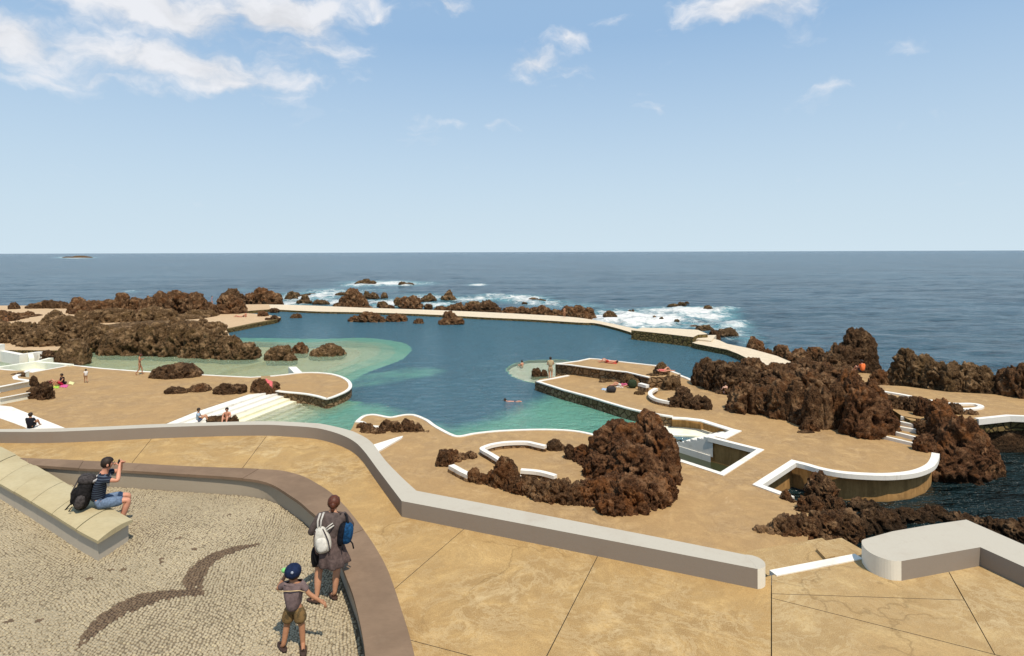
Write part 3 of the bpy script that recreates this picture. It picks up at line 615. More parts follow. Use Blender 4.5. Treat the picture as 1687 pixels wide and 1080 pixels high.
# coping wall (inner) traced
C_i = [(-40, 762), (30, 765.5), (64.5, 766.5), (130, 771), (197, 774), (262, 778), (322.5, 782), (370, 785), (409.7, 788.5), (435, 793), (455, 801), (478, 816), (493, 826), (508, 839), (523.5, 853), (540, 876), (556, 912), (568.5, 945), (581.4, 979), (591.8, 1020), (599.6, 1062), (604, 1110), (608, 1180), (610, 1400)]
C_o = [(-40, 749), (0, 751), (38, 754), (110, 757), (190, 760.4), (262, 765), (341.4, 769), (400, 771), (455, 773.5), (480, 778), (501, 784.5), (522, 796), (542.5, 809), (560, 825), (576.6, 843), (607, 883), (633, 926), (648, 963), (660, 1000), (672, 1038), (683, 1080), (692, 1130), (700, 1200), (715, 1400)]
CH = .42; CT = TER+CH
ci = resample([Vector(p) for p in cr(PP(C_i, CT), 6)], 121); co_ = resample([Vector(p) for p in cr(PP(C_o, CT), 6)], 121)
cw = tag(empty('seat_wall'), 'low curved wall with wide brown stone coping between cobbles and ochre terrace', 'wall')
wi = [a.lerp(b_, .10) for a, b_ in zip(ci, co_)]; wo_ = [a.lerp(b_, .93) for a, b_ in zip(ci, co_)]
strip('wall_body', wi, wo_, TER-.3, CT-.065, [M['wall_in'], M['wall_in']], cw)
k = 0; nseg = 12
for j in range(nseg):
    i0, i1 = j*10, j*10+10
    A = [p for p in ci[i0:i1+1]]; B = [p for p in co_[i0:i1+1]]
    gp = .006
    A[-1] = A[-1]+(A[-2]-A[-1]).normalized()*gp; B[-1] = B[-1]+(B[-2]-B[-1]).normalized()*gp
    o = strip('coping_stone', A, B, CT-.062, CT+.004*math.sin(j*2.1), M['coping'], cw)
# ochre slabs: polygon between coping and parapet, cut by joints
och_poly = [a.lerp(b_, .8) for a, b_ in zip(ci, co_)][::4]
rightb = [Vector((24, 8)), Vector((24, -6))]
inner_par = [a.lerp(b_, .3) for a, b_ in zip(inn, out_)][::3]
och = [Vector((-30, och_poly[0].y))]+och_poly+[Vector((-4, -6)), Vector((24, -6)), Vector((24, 4))] + [P(1900, 1010, PT).to_2d(), P(1640, 890, PT).to_2d(), P(1592, 880, PT).to_2d(), P(1440, 900, PT).to_2d(), P(1418, 917, TER).to_2d(), P(1281, 944, TER).to_2d()] + [cen, pa_end.lerp(pb_end, .3)] + [a.lerp(b_, .3) for a, b_ in zip(mid_i, mid_o)][::-1][1:] + inner_par[:-1][::-1]
cuts = [((754, 880), (653, 967), None), ((984, 917), (900.7, 1080), None), ((1271, 980), (1271, 1080), None), ((560, 838), (660, 850), (600, 800)), ((1272, 985), (1600, 1068), (1500, 1000)), ((440, 717), (400, 770), None), ((1562, 940), (1640, 1080), (1600, 960)),
        ((640, 1045), (774, 1080), (760, 1030)), ((250, 722), (215, 765), None), ((1400, 982), (1281, 978), (1340, 950))]
bm = bmesh.new(); vts = [bm.verts.new((p.x, p.y, TER)) for p in och]
f0 = bm.faces.new(vts)
for a, b_, inside in cuts:
    pa, pb = P(*a, TER), P(*b_, TER); t = (pb-pa).normalized(); nrm = Vector((-t.y, t.x, 0))
    if inside is None: fs = list(bm.faces)
    else:
        ip = P(*inside, TER); fs = [f for f in bm.faces if in_poly(np.array([ip.x]), np.array([ip.y]), [v.co[:2] for v in f.verts])[0]]
        if inside == (600, 800): continue
    geom = list({e for f in fs for e in f.edges} | {v for f in fs for v in f.verts} | set(fs))
    bmesh.ops.bisect_plane(bm, geom=geom, plane_co=pa, plane_no=nrm)
ter = tag(empty('terrace_paving'), kind='structure')
pieces = [[v.co.to_2d() for v in f.verts] for f in bm.faces]; bm.free()
def shrink(poly, d):
    ar = sum(a.x*b_.y-b_.x*a.y for a, b_ in zip(poly, poly[1:]+poly[:1])); s = 1 if ar > 0 else -1
    n = len(poly); o = []
    for i in range(n):
        a, b_, c_ = poly[i-1], poly[i], poly[(i+1) % n]; t1 = (b_-a); t2 = (c_-b_)
        if t1.length < 1e-5 or t2.length < 1e-5: o.append(b_); continue
        t1.normalize(); t2.normalize(); nn = Vector((-t1.y-t2.y, t1.x+t2.x))
        if nn.length < 1e-3: o.append(b_); continue
        nn.normalize(); o.append(b_+nn*d*s)
    return o
for pc in pieces:
    c2 = sum(pc, Vector((0, 0)))/len(pc)
    pz = P(1272, 990, TER)
    prism('concrete_slab', shrink(pc, .009), TER-.10, TER, [M['ochre2'] if c2.x > pz.x+.3 else M['ochre'], M['under']], ter)
# threshold and broken concrete steps going down through the gap
th = tag(empty('gap_steps'), 'worn pale concrete landing and steps going down between the two parapets', 'steps')
q0, q1 = P(1279, 949, TER).to_2d(), P(1421, 921, TER).to_2d(); tt = (q1-q0).normalized(); nn = Vector((-tt.y, tt.x)); nn = nn if nn.y > 0 else -nn
prism('threshold', [q0-nn*.01, q1-nn*.01, q1+nn*.17, q0+nn*.17], TER-.5, TER+.02, M['white'], th)
q0 = q0+tt*.03; q1 = q1+tt*.5
for i in range(7):
    z = TER-.12-.24*i; d0 = .17+i*.34
    prism('step', [q0+nn*d0, q1+nn*d0, q1+nn*(d0+(.335 if i else .78)), q0+nn*(d0+(.335 if i else .78))] if i == 0 else [q0+nn*(.61+d0), q1+nn*(.61+d0), q1+nn*(.945+d0), q0+nn*(.945+d0)], z-.6, z, M['ochre2'], th)
prism('side_block', PP([(1345, 903), (1354, 901), (1376, 915), (1360, 919)], TER-.06), TER-.7, TER-.06, M['ochre2'], th)

# ---- cobbles
MOT = [(335, 1022), (345, 975), (390, 920), (440, 870), (520, 820), (600, 785), (700, 768), (780, 764), (815, 764), (800, 748), (797, 735), (802, 710), (820, 680), (860, 642), (920, 606), (1000, 581), (1070, 568), (1140, 565), (1060, 589), (980, 615), (920, 652), (893, 690), (877, 735), (885, 790), (800, 792), (700, 810), (600, 845), (520, 885), (450, 930), (380, 985)]
mot = PP([(x/2.636, 680+y/2.636) for x, y in MOT], TER)
reg = [Vector((-16, 2.0)), Vector((-16, ci[0].y))]+wi[::3]+[Vector((wi[-1].x, 2.0))]
s = .050; gx = np.arange(-16, 6, s*1.02); gy = np.arange(2, 24, s)
GX, GY = np.meshgrid(gx, gy); GX = GX+((np.arange(GX.shape[0]) % 2)*s*.5)[:, None]
GX = GX.ravel(); GY = GY.ravel(); ca_, sa_ = math.cos(.62), math.sin(.62); GX, GY = -8+(GX+5)*ca_-(GY-13)*sa_, 10+(GX+5)*sa_+(GY-13)*ca_
wq = np.stack([GX/1.7, GY/1.7, GX*0], 1); GX2 = GX+.30*perlin(wq)+.05*perlin(wq*5)+np.random.uniform(-.011, .011, GX.shape); GY2 = GY+.30*perlin(wq+9.2)+.05*perlin(wq*5+3)+np.random.uniform(-.011, .011, GX.shape)
regl = [tuple(p) for p in reg]
okm = in_poly(GX2, GY2, regl) & (np.abs(GX2/GY2)*F < 960) & (HROW+F*(CAMH-TER)/GY2 < 1180) & (seg_dist(GX2, GY2, wi[::3], False) > .03)
B_TOP_L = [(-160, 735), (0, 794), (163.5, 887.5)]
Gx, Gy = GX2[okm], GY2[okm]; n = len(Gx)
im = sdist(Gx, Gy, [tuple(p) for p in mot]) > -.006
hw = (s*.455+np.random.uniform(-.004, .003, n)); hd = hw*np.random.uniform(.88, 1.05, n); rt = np.random.uniform(-.25, .25, n)+.62
zt = TER-.004+np.random.uniform(-.006, .006, n); tlx = np.random.uniform(-.05, .05, n); tly = np.random.uniform(-.05, .05, n)
V = np.zeros((n, 8, 3)); cxs = np.array([-1, 1, 1, -1]); cys = np.array([-1, -1, 1, 1])
for j in range(4):
    jx = cxs[j]*np.random.uniform(.86, 1.0, n); jy = cys[j]*np.random.uniform(.86, 1.0, n)
    for lvl in (0, 1):
        f_ = 1.0 if lvl == 0 else .72
        lx = jx*hw*f_; ly = jy*hd*f_
        V[:, j+4*lvl, 0] = Gx+lx*np.cos(rt)-ly*np.sin(rt); V[:, j+4*lvl, 1] = Gy+lx*np.sin(rt)+ly*np.cos(rt)
        V[:, j+4*lvl, 2] = (zt-.02) if lvl == 0 else zt+lx*tlx+ly*tly
bas = np.array([[4, 5, 6, 7], [0, 1, 5, 4], [1, 2, 6, 5], [2, 3, 7, 6], [3, 0, 4, 7]]); Q = (bas[None]+(np.arange(n)*8)[:, None, None]).reshape(-1, 4)
me = mesh_np('cobbles', V.reshape(-1, 3), Q)
tone = np.random.uniform(0, 1, n); odd = np.random.uniform(0, 1, n)
dark = im & (np.random.uniform(0, 1, n) < .985)
for (sx_, sy_) in [(704, 629), (704, 645), (483, 678), (535, 678), (390, 714), (36, 903), (168, 899), (843, 590), (995, 440), (770, 541)]:
    p = P(sx_/2.636, 680+sy_/2.636, TER); dark |= ((Gx-p.x)**2+(Gy-p.y)**2) < .055**2
colr = np.zeros((n, 4)); colr[:, 3] = 1
c_a = np.array([.43, .362, .245]); c_b = np.array([.345, .288, .19]); c_l = np.array([.50, .42, .27])
colr[:, :3] = c_a[None]*(1-tone[:, None])+c_b[None]*tone[:, None]; colr[odd > .93, :3] = c_l*.92; colr[odd < .04, :3] = c_b*.72
pt = np.clip(.5+1.2*fbm(np.stack([Gx/2.2, Gy/1.6, Gx*0+5], 1), 3), 0, 1)[:, None]; colr[:, :3] *= .86+.2*pt
dk = np.array([.12, .078, .048]); colr[dark, :3] = dk[None]*(.75+.5*tone[dark][:, None])
ca = me.color_attributes.new('tone', 'FLOAT_COLOR', 'POINT'); ca.data.foreach_set('color', np.repeat(colr, 8, 0).astype(np.float32).ravel())
b = NB('cobble'); vc = b.n('Attribute', attribute_name='tone').outputs['Color']; nn_ = b.noise(45, 4, .7)
M['cobble'] = b.fin(b.mix(b.rng(nn_, .35, .7, 0, .4), vc, (.24, .18, .10)), .8, b.bump(nn_, .4, .006), .3)
tag(link('cobbles', me, M['cobble']), 'fine cobblestone paving with a darker gull shaped wave motif', 'cobbles', kind='stuff')
gb = tag(prism('cobble_bed', [tuple(p) for p in reg], TER-.15, TER-.024, plain('sand_joint', (.20, .155, .10), .95, .2, 20)), kind='structure')

tag(prism('motif_bed', [tuple(p) for p in mot], TER-.03, TER-.019, plain('dark_joint', (.07, .045, .03), .95)), kind='structure')
# ---- bench
bench = tag(empty('stone_bench'), 'long pale sandstone slab bench on a grey plinth at left', 'bench')
BT = TER+.45
l0, l1, r1, r0 = P(0, 794, BT).to_2d(), P(161, 888, BT).to_2d(), P(218, 853, BT).to_2d(), P(0, 733, BT).to_2d()
Lp = [l0+(l0-l1).normalized()*6+Vector((-.9, 0))]+[Vector(p) for p in resample([Vector(p) for p in cr(PP([(0, 794), (40, 817), (82, 842), (124, 868), (161, 888)], BT), 4)], 24)]
Rp_ = [r0+(r0-r1).normalized()*5]+[Vector(p) for p in resample([Vector(p) for p in cr(PP([(0, 733), (52, 760), (120, 800), (170, 827), (218, 853)], BT), 4)], 24)]
Lr = resample(Lp, 121); Rr = resample(Rp_, 121)
pl_i = [a.lerp(b_, .07) for a, b_ in zip(Lr, Rr)][:]; pl_o = [a.lerp(b_, .95) for a, b_ in zip(Lr, Rr)]
pl_i[-1] = pl_i[-1].lerp(pl_i[-2], .9); pl_o[-1] = pl_o[-1].lerp(pl_o[-2], .9)
strip('plinth', pl_i, pl_o, TER-.2, BT-.085, [M['wall_in'], painted('plinth_render', (.48, .42, .33), (.3, .24, .17), .35)], bench)
def arch_slab(A, B, z, th, arch, mat, parent):
    bm = bmesh.new(); na = len(A); K = 8; top = []; bot = []
    for i in range(na):
        rt_, rb_ = [], []
        for j in range(K+1):
            t = j/K; p = A[i].lerp(B[i], t); zz = z+arch*(1-(2*t-1)**2)+random.uniform(-.0015, .0015)
            rt_.append(bm.verts.new((p.x, p.y, zz))); rb_.append(bm.verts.new((p.x, p.y, z-th)))
        top.append(rt_); bot.append(rb_)
    for i in range(na-1):
        for j in range(K):
            bm.faces.new((top[i][j], top[i+1][j], top[i+1][j+1], top[i][j+1])); bm.faces.new((bot[i][j], bot[i][j+1], bot[i+1][j+1], bot[i+1][j]))
        bm.faces.new((top[i][0], bot[i][0], bot[i+1][0], top[i+1][0])); bm.faces.new((top[i][K], top[i+1][K], bot[i+1][K], bot[i][K]))
    for j in range(K):
        bm.faces.new((top[0][j], top[0][j+1], bot[0][j+1], bot[0][j])); bm.faces.new((top[-1][j], bot[-1][j], bot[-1][j+1], top[-1][j+1]))
    o = from_bm('seat_slab', bm, mat, parent)
    return o
joints_px = [(57, 822), (26, 806), (89, 842), (125, 867)]
def near_i(px):
    p = P(px[0], px[1], BT).to_2d(); return min(range(len(Lr)), key=lambda i: (Lr[i]-p).length)
ji = sorted(near_i(p) for p in joints_px); stp = ji[1]-ji[0]
ids = [120]+ji[::-1]
while ids[-1]-stp > 0: ids.append(ids[-1]-stp)
ids.append(0)
for a, c_ in zip(ids[1:], ids):
    if c_-a < 2: continue
    A = Lr[a:c_+1]; B = Rr[a:c_+1]; A = list(A); B = list(B)
    A[0] = A[0].lerp(A[1], min(.95, .022/max(1e-3, (A[1]-A[0]).length))); B[0] = B[0].lerp(B[1], min(.95, .022/max(1e-3, (B[1]-B[0]).length)))
    arch_slab(A, B, BT-.03+random.uniform(-.008, .008), .055, .05, M['bench'], bench)

# ================================================================ ROCKS
ICO = {}
def ico(n):
    if n not in ICO:
        bm = bmesh.new(); bmesh.ops.create_icosphere(bm, subdivisions=n, radius=1); bm.verts.ensure_lookup_table()
        v = np.array([x.co[:] for x in bm.verts]); f = np.array([[q.index for q in t.verts] for t in bm.faces]); bm.free()
        v /= np.linalg.norm(v, axis=1)[:, None]; ICO[n] = (v, f)
    return ICO[n]
def lobe(x, yb, wpx, hpx, z, dep=.75, seed=0, rough=1.0, hzf=None):
    hor = HROW-ROLL*(x-CX); B = P(x, yb, z); s_ = B.y/F; rx = wpx/2*s_*.93; ry = rx*dep
    Hc = CAMH-z
    for _ in range(12):
        hz = Hc-(yb-hpx-hor)*(B.y+ry)/F
        if hz >= .28*rx and hz >= .3*hpx*s_: break
        ry *= .75
    hz = max(hz*.92, .25*hpx*s_)
    if hzf: hz = hzf; ry = dep*rx
    v, f = ico(4 if wpx < 14 else 5 if wpx < 46 else 6)
    n = np.sign(v)*np.abs(v)**.82
    p = np.empty_like(v); p[:, 0] = n[:, 0]*rx; p[:, 1] = n[:, 1]*ry; p[:, 2] = np.where(n[:, 2] > 0, n[:, 2]*hz, n[:, 2]*max(.5, hz*.4))
    tp = perlin(np.stack([n[:, 0]*1.6+seed*3.1, n[:, 1]*1.6, n[:, 0]*0+seed], 1)); p[:, 2] *= np.where(n[:, 2] > 0, 1+.16*tp, 1)
    p[:, :2] *= (1+.12*(1-np.clip(v[:, 2:3], 0, 1)))
    c = np.array([B.x, B.y+ry*.95, z]); Lk = max(min(rx, hz*1.2, 1.7), .22)
    W = p+c+seed*31.7
    q = W/Lk; q[:, 2] *= .72
    q = q+.35*np.stack([perlin(q*.9+3), perlin(q*.9+7), perlin(q*.9+11)], 1)
    bb = lambda t: np.abs(t)**.72; rg = lambda t: .55-np.minimum(np.abs(t)*2.2, 1.1); pit = lambda t, a: np.clip(t-a, 0, .25)*4; d = .62*perlin(q*.8)+.34*rg(perlin(q*1.5))+.26*bb(perlin(q*2.6+5))+.20*rg(perlin(q*4.2+9))+.13*rg(perlin(q*8))+.08*rg(perlin(q*16+2))-.55*pit(perlin(q*2.2+40), .14)-.30*pit(perlin(q*4.6+60), .16)-.22
    rdg = 1-2*np.abs(perlin(q*2.4+21)); d = d-.16*np.clip(rdg-.62, 0, 1)*3.0; rd2 = 1-2*np.abs(perlin(q*5.2+31)); 
    amp = .66*Lk*rough
    nd = v*np.array([1, 1, .8])
    p = p+nd*(d*amp)[:, None]
    return p+c, f
ROCKN = 0
def rock(label, lobes, z=DECK, mat='lava', group=None, name='lava_rock', cat='rock', rough=1.0, dep=.75):
    global ROCKN
    VV, FF = [], []
    def add(lb, i, hzf=None):
        v, f = lobe(lb[0], lb[1], lb[2], lb[3], lb[4] if len(lb) > 4 and lb[4] is not None else z, lb[5] if len(lb) > 5 else dep, ROCKN*1.3+i*.7, rough, hzf); VV.append(v); FF.append(f)
    L_ = list(lobes)
    for i, lb in enumerate(L_): add(lb, i)
    for guard in range(12):                       # low saddles join lobes that do not touch yet, so that an outcrop is one rock
        bx = [(v.min(0)+.12*(v.max(0)-v.min(0)), v.max(0)-.12*(v.max(0)-v.min(0))) for v in VV]; comp = list(range(len(bx)))
        for i in range(len(bx)):
            for j in range(i):
                if all(bx[i][0][a] < bx[j][1][a] and bx[j][0][a] < bx[i][1][a] for a in range(3)):
                    o_, n_ = comp[i], comp[j]; comp = [n_ if c == o_ else c for c in comp]
        if len(set(comp)) == 1: break
        best = None
        for i in range(len(bx)):
            for j in range(i):
                if comp[i] != comp[j]:
                    dd = np.linalg.norm((bx[i][0]+bx[i][1])/2-(bx[j][0]+bx[j][1])/2)
                    if best is None or dd < best[0]: best = (dd, i, j)
        _, i, j = best; p, q_ = L_[i], L_[j]; x = (p[0]+q_[0])/2; y = (p[1]+q_[1])/2; s_ = P(x, y, z).y/F
        c1, c2 = (bx[i][0]+bx[i][1])/2, (bx[j][0]+bx[j][1])/2; wd = abs(p[0]-q_[0])+.5*min(p[2], q_[2]); rx = wd/2*s_*.93
        ry = .62*abs(c1[1]-c2[1])+.3*rx; hz_ = .5*min(bx[i][1][2]-z, bx[j][1][2]-z); nb_ = (x, y, wd, 4, z, ry/rx)
        L_.append(nb_); add(nb_, len(L_), max(.15, hz_))
    ROCKN += 1
    k = 0
    for i in range(len(VV)): FF[i] = FF[i]+k; k += len(VV[i])
    me = mesh_np(name, np.concatenate(VV), np.concatenate(FF)); o = link(name, me, M[mat])
    return tag(o, label, cat, group)
# left ridge behind the shallow pool
rock('long dark lava ridge running behind the green shallow pool at left', [(-20, 566, 70, 42), (20, 568, 60, 40), (52, 574, 60, 36), (75, 552, 60, 42), (95, 562, 60, 44), (125, 572, 60, 48), (150, 577, 56, 42), (185, 580, 60, 42), (215, 581, 60, 50), (250, 582, 60, 52), (285, 583, 56, 54), (318, 585, 56, 50), (345, 586, 54, 50), (372, 587, 46, 40), (400, 588, 42, 28), (286, 546, 34, 26), (312, 548, 30, 20), (330, 544, 24, 22), (345, 549, 40, 20)], .9, 'lava_olive')
rock('big rounded brown boulder at the left end of the green pool', [(108, 597.5, 50, 42, .9, .8), (112, 590, 40, 36, .9, .8)], .9, 'lava_olive', rough=.45)
rock('small pointed rock against the left flank of the big rounded boulder', [(70, 592, 24, 17), (62, 592, 14, 9)], .9, 'lava_dark')
rock('high broad lava ridge against the sea at far left', [(118, 516, 34, 28), (135, 519, 34, 24), (152, 520, 44, 28), (178, 518, 34, 28), (195, 519, 28, 40), (218, 518, 34, 30), (240, 522, 34, 38), (258, 524, 40, 48), (282, 520, 46, 46), (312, 516, 42, 38), (322, 508, 24, 24), (340, 512, 20, 16)], 1.1, 'lava')
rock('low smooth brown mound in front of the high left ridge', [(150, 532, 50, 24), (180, 531, 60, 26), (130, 528, 30, 18)], 1.1, 'lava_olive', rough=.8)
rock('low brown mound between the high left ridge and pale ledge', [(240, 530, 60, 26), (268, 529, 36, 22), (320, 523, 50, 14)], 1.1, 'lava_olive', rough=.8)
rock('pointed brown rock pile beside two strollers on the far shore', [(372, 517, 46, 34), (354, 517, 24, 18), (392, 516, 24, 16)], 1.1, 'lava')
rock('dark square topped rock standing against the sea behind the pointed pile', [(378, 498, 28, 27), (370, 498, 20, 20), (392, 498, 18, 16)], 1.0, 'lava_dark')
rock('brown double rock with a pale shoulder at the start of the sea wall', [(410, 500, 30, 18), (428, 500, 28, 30), (444, 500, 32, 22), (458, 500, 14, 10)], .9, 'lava')
rock('tiny dark rock at the far left water edge', [(18, 510, 17, 14)], 1.0, 'lava_dark')
rock('long low skerry left of the high ridge', [(50, 509, 26, 10), (68, 509, 30, 16), (88, 509, 32, 13), (103, 509, 14, 11)], 1.0, 'lava_dark')
rock('flat brown rocks on the pale ledge at the left edge', [(10, 526, 26, 12), (-8, 530, 40, 20), (32, 522, 22, 9), (44, 521, 16, 10)], 1.1, 'lava')
rock('two small brown rocks at the water corner beyond the sunbathers', [(430, 521, 18, 10)], 1.1, 'lava')
rock('small dark rock ending the low ledge wall', [(451, 527, 16, 8), (440, 528, 10, 6)], 1.0, 'lava_dark')
rock('little dark rock on the wall by the narrow inlet', [(450, 512.5, 14, 6)], .9, 'lava_dark')
# pool rocks
rock('lumpy brown rock rising from the shallow pool nearest the green water', [(455, 596, 42, 28), (468, 594, 22, 29), (475, 596, 22, 12)], POOL-.1, 'lava_olive')
rock('small dark rock squeezed between two larger pool rocks', [(492, 584, 27, 22)], POOL-.1, 'lava')
rock('smooth low brown rock at the head of the curved pool steps', [(537, 588.5, 54, 23), (520, 588, 26, 16)], POOL-.1, 'lava_olive', rough=.6)
rock('long double rock in the blue pool just inside the sea wall', [(603, 532, 46, 20), (585, 531, 26, 12), (622, 532, 22, 14)], POOL-.1, 'lava')
rock('brown rock touching the right end of the long pool rock', [(650, 531, 38, 16)], POOL-.1, 'lava')
rock('tiny rock alone in the middle of the far blue pool', [(689, 534, 17, 10)], POOL-.1, 'lava_dark')
rock('cone shaped rock in the blue pool at centre', [(741, 536, 44, 16), (740, 535, 24, 25)], POOL-.1, 'lava')
rock('small rock beside the pale landing in the far left of the pool', [(486, 525, 18, 9)], POOL-.1, 'lava_dark')
# beyond the sea wall, one entry per rock
SURF = [('tall brown peak of rock just behind the sea wall', [(578, 506, 34, 34), (594, 506, 22, 22), (566, 502, 20, 16)], 'lava'),
 ('low rock against the wall left of the tall peak', [(556, 508.5, 22, 11)], 'lava_dark'), ('thin flat reef left of and behind the tall peak', [(560, 487, 20, 6)], 'lava_wet'),
 ('rock with jagged top rising out of foam at the left surf', [(498, 501, 26, 9), (501, 500, 14, 16)], 'lava_wet'), ('mushroom shaped dark rock in the left surf', [(478, 495, 20, 17), (486, 488, 12, 8)], 'lava_wet'),
 ('low rock lying in foam right of the jagged one', [(526, 502, 26, 9)], 'lava_wet'), ('rounded twin knob just right of the tall peak in the surf', [(611, 493, 24, 12), (603, 490, 12, 13)], 'lava_wet'),
 ('small pyramid of rock in the surf', [(632, 493, 12, 13)], 'lava_wet'), ('flat brown rock on the wall edge right of the tall peak', [(604, 508, 16, 5)], 'lava'),
 ('round ochre rock in foam behind the wall', [(629, 503, 18, 8)], 'lava_olive'), ('dark little rocks hugging the wall, centre left', [(636, 509, 24, 8)], 'lava_dark'),
 ('broad brown rock behind the wall at centre', [(676, 506, 34, 22), (665, 504, 20, 17)], 'lava'), ('ochre spike left of the broad centre rock', [(655, 501, 14, 12)], 'lava_olive'),
 ('angular dark rock with two peaks in the surf', [(704, 498, 26, 14), (708, 497, 12, 16)], 'lava_wet'), ('little dark rock just before the double peak', [(705, 507, 13, 8)], 'lava_dark'),
 ('steep conical rock standing alone in the foam', [(738, 496, 26, 11), (739, 495, 15, 19)], 'lava_olive'), ('low rock row behind the wall, right of the cone', [(727, 512, 24, 9), (746, 512, 24, 12), (756, 512, 20, 15), (774, 512, 24, 14)], 'lava'),
 ('pale ochre rock behind the low rock row', [(778, 505, 26, 10)], 'lava_olive'), ('dark rock mound on the wall at centre right', [(804, 515, 42, 20), (790, 514, 24, 14)], 'lava_dark'),
 ('chain of brown rocks along the wall right of the dark mound', [(842, 516, 28, 12), (862, 518, 30, 14), (880, 518, 22, 14), (896, 520, 26, 18), (916, 520, 26, 13)], 'lava'),
 ('tiny greenish rock awash behind the rock chain', [(864, 502, 11, 5)], 'lava_wet'), ('dark flat reef awash in the surf behind the rock chain', [(880, 496, 16, 7), (892, 497, 16, 5)], 'lava_wet'),
 ('jagged brown rock mass where the sea wall bends', [(936, 518, 24, 15), (952, 521, 30, 20), (972, 522, 22, 17), (962, 526, 26, 13)], 'lava'),
 ('small tan rock in foam right of the bend', [(1006, 520, 20, 9)], 'lava_olive'), ('forked dark rock in the white water', [(1038, 517, 7, 8), (1043, 517, 6, 9)], 'lava_wet'),
 ('dot of dark rock in the white water, nearest the forked one', [(1079, 525, 7, 6)], 'lava_wet'), ('dot of dark rock in the middle of the white water', [(1090, 528, 8, 7)], 'lava_wet'), ('dot of dark rock nearest the platform in white water', [(1116, 532, 10, 7)], 'lava_wet'),
 ('dark reef behind the breaking wave', [(1111, 507, 18, 8), (1124, 504, 16, 8), (1132, 501, 8, 5)], 'lava_wet'), ('lone dark rock right of the breaking wave', [(1168, 511, 14, 9)], 'lava_wet'),
 ('low dark reef beside the wall platform', [(1148, 543, 26, 8), (1163, 546, 28, 12)], 'lava_wet'), ('black rock wedge below the platform steps', [(1180, 562, 20, 20)], 'lava_dark'),
 ('brown humped rock in the surf right of the platform', [(1202, 558, 36, 18), (1190, 554, 20, 12)], 'lava_wet'), ('pyramid shaped brown rock at the right end of the sea wall', [(1250, 585, 36, 28), (1243, 583, 20, 30), (1266, 586, 20, 14)], 'lava'),
 ('offshore reef breaking the waves, left of two', [(592, 468.5, 18, 7), (603, 467, 16, 9), (613, 468, 12, 6)], 'lava_wet'), ('offshore reef breaking the waves, right of two', [(663, 470, 14, 7), (673, 470, 16, 5)], 'lava_wet'),
 ('distant flat islet on the horizon at left', [(113, 424.5, 22, 2.5), (126, 424.5, 26, 4), (138, 424.5, 18, 2.5)], 'lava_wet'), ('low rocks in the foam behind the wall, left', [(460, 503, 12, 3)], 'lava_wet')]
for lb, ls, mt in SURF: rock(lb, ls, SEA-.1 if ls[0][1] < 500 or mt == 'lava_wet' else .5, mt)
# rocks on the left deck
rock('oval dark rock on the left deck beside the walking man', [(262, 623.5, 50, 22), (283, 624, 66, 28), (308, 622, 32, 22)], DECK, 'lava_dark', rough=.7)
ROW = [('flat leftmost rock of the row of four on the left deck', [(280, 649, 34, 13), (297, 648, 18, 11)]), ('second rock from left in the row of four on the left deck', [(322, 646, 38, 13), (328, 645, 22, 15)]), ('third and widest rock of the row of four on the left deck', [(366, 650, 38, 22), (386, 649, 30, 18)]),
       ('rock at the right end of the row, with a red towel on it', [(424, 647, 30, 26), (436, 646, 30, 20), (448, 642, 20, 15)])]
for lb, ls in ROW: rock(lb, ls, DECK, 'lava_dark' if 'leftmost' in lb or 'third' in lb else 'lava', rough=.85)
rock('dark forked rock at the left white steps', [(68, 659, 26, 34), (50, 657, 26, 22), (72, 657, 18, 24), (56, 640, 10, 20, DECK+.5), (52, 628, 10, 10, DECK+1)], DECK, 'lava_dark')
rock('long low dark rock between the two seated bathers', [(348, 695, 20, 12), (362, 696, 26, 13), (385, 695, 12, 12)], DECK, 'lava_dark')
rock('flat dark stones on the tan terrace at far left', [(22, 617, 12, 2), (31, 616.5, 12, 4)], DECK+.86, 'lava_dark')
# island tip rock by the parapet
rock('lava outcrop on the small round headland behind the parapet', [(593, 714, 20, 20), (604, 722, 30, 24), (622, 724, 30, 20), (640, 719, 36, 33), (655, 721, 24, 28), (668, 720, 30, 33), (684, 721, 30, 24), (700, 722, 30, 14), (714, 722, 20, 6)], DECK-.3, 'lava')
# centre outcrop
rock('big reddish brown lava outcrop in the middle of the deck', [(1018, 775, 84, 88, None, .9), (1040, 780, 84, 90, None, .9), (1080, 768, 54, 99), (1066, 750, 44, 78), (1055, 812, 96, 88, None, .9), (1030, 825, 70, 50), (1092, 790, 66, 96), (1108, 800, 40, 70), (1100, 825, 46, 50), (1080, 838, 70, 60), (1040, 848, 76, 66), (1004, 835, 60, 56), (975, 833, 50, 48), (990, 790, 56, 46), (962, 762, 34, 32), (1010, 850, 50, 40)], DECK, 'lava_rust')
rock('low lava ridge joining the centre outcrop to the planted ring', [(833, 806, 44, 60), (845, 810, 34, 44), (868, 816, 48, 36), (895, 826, 50, 42), (925, 830, 50, 44), (812, 800, 28, 28), (795, 798, 24, 20), (780, 795, 22, 27), (950, 832, 44, 40)], DECK, 'lava')
rock('small rock beside the inner kerb, left of the spiky one', [(914, 743, 30, 21), (928, 742, 14, 10)], DECK, 'lava_dark', rough=.6)
rock('thin spiky rock leaning on the centre outcrop', [(940, 757, 20, 27)], DECK, 'lava_dark')
rock('knobby rock at the left end of the kerbed ring', [(731, 769, 30, 30), (745, 762, 26, 24), (758, 758, 20, 14), (774, 756, 22, 14)], DECK, 'lava')
ring = tag(empty('planter_ring'), 'white kerbed ring of bare earth left of the centre outcrop', 'kerb')
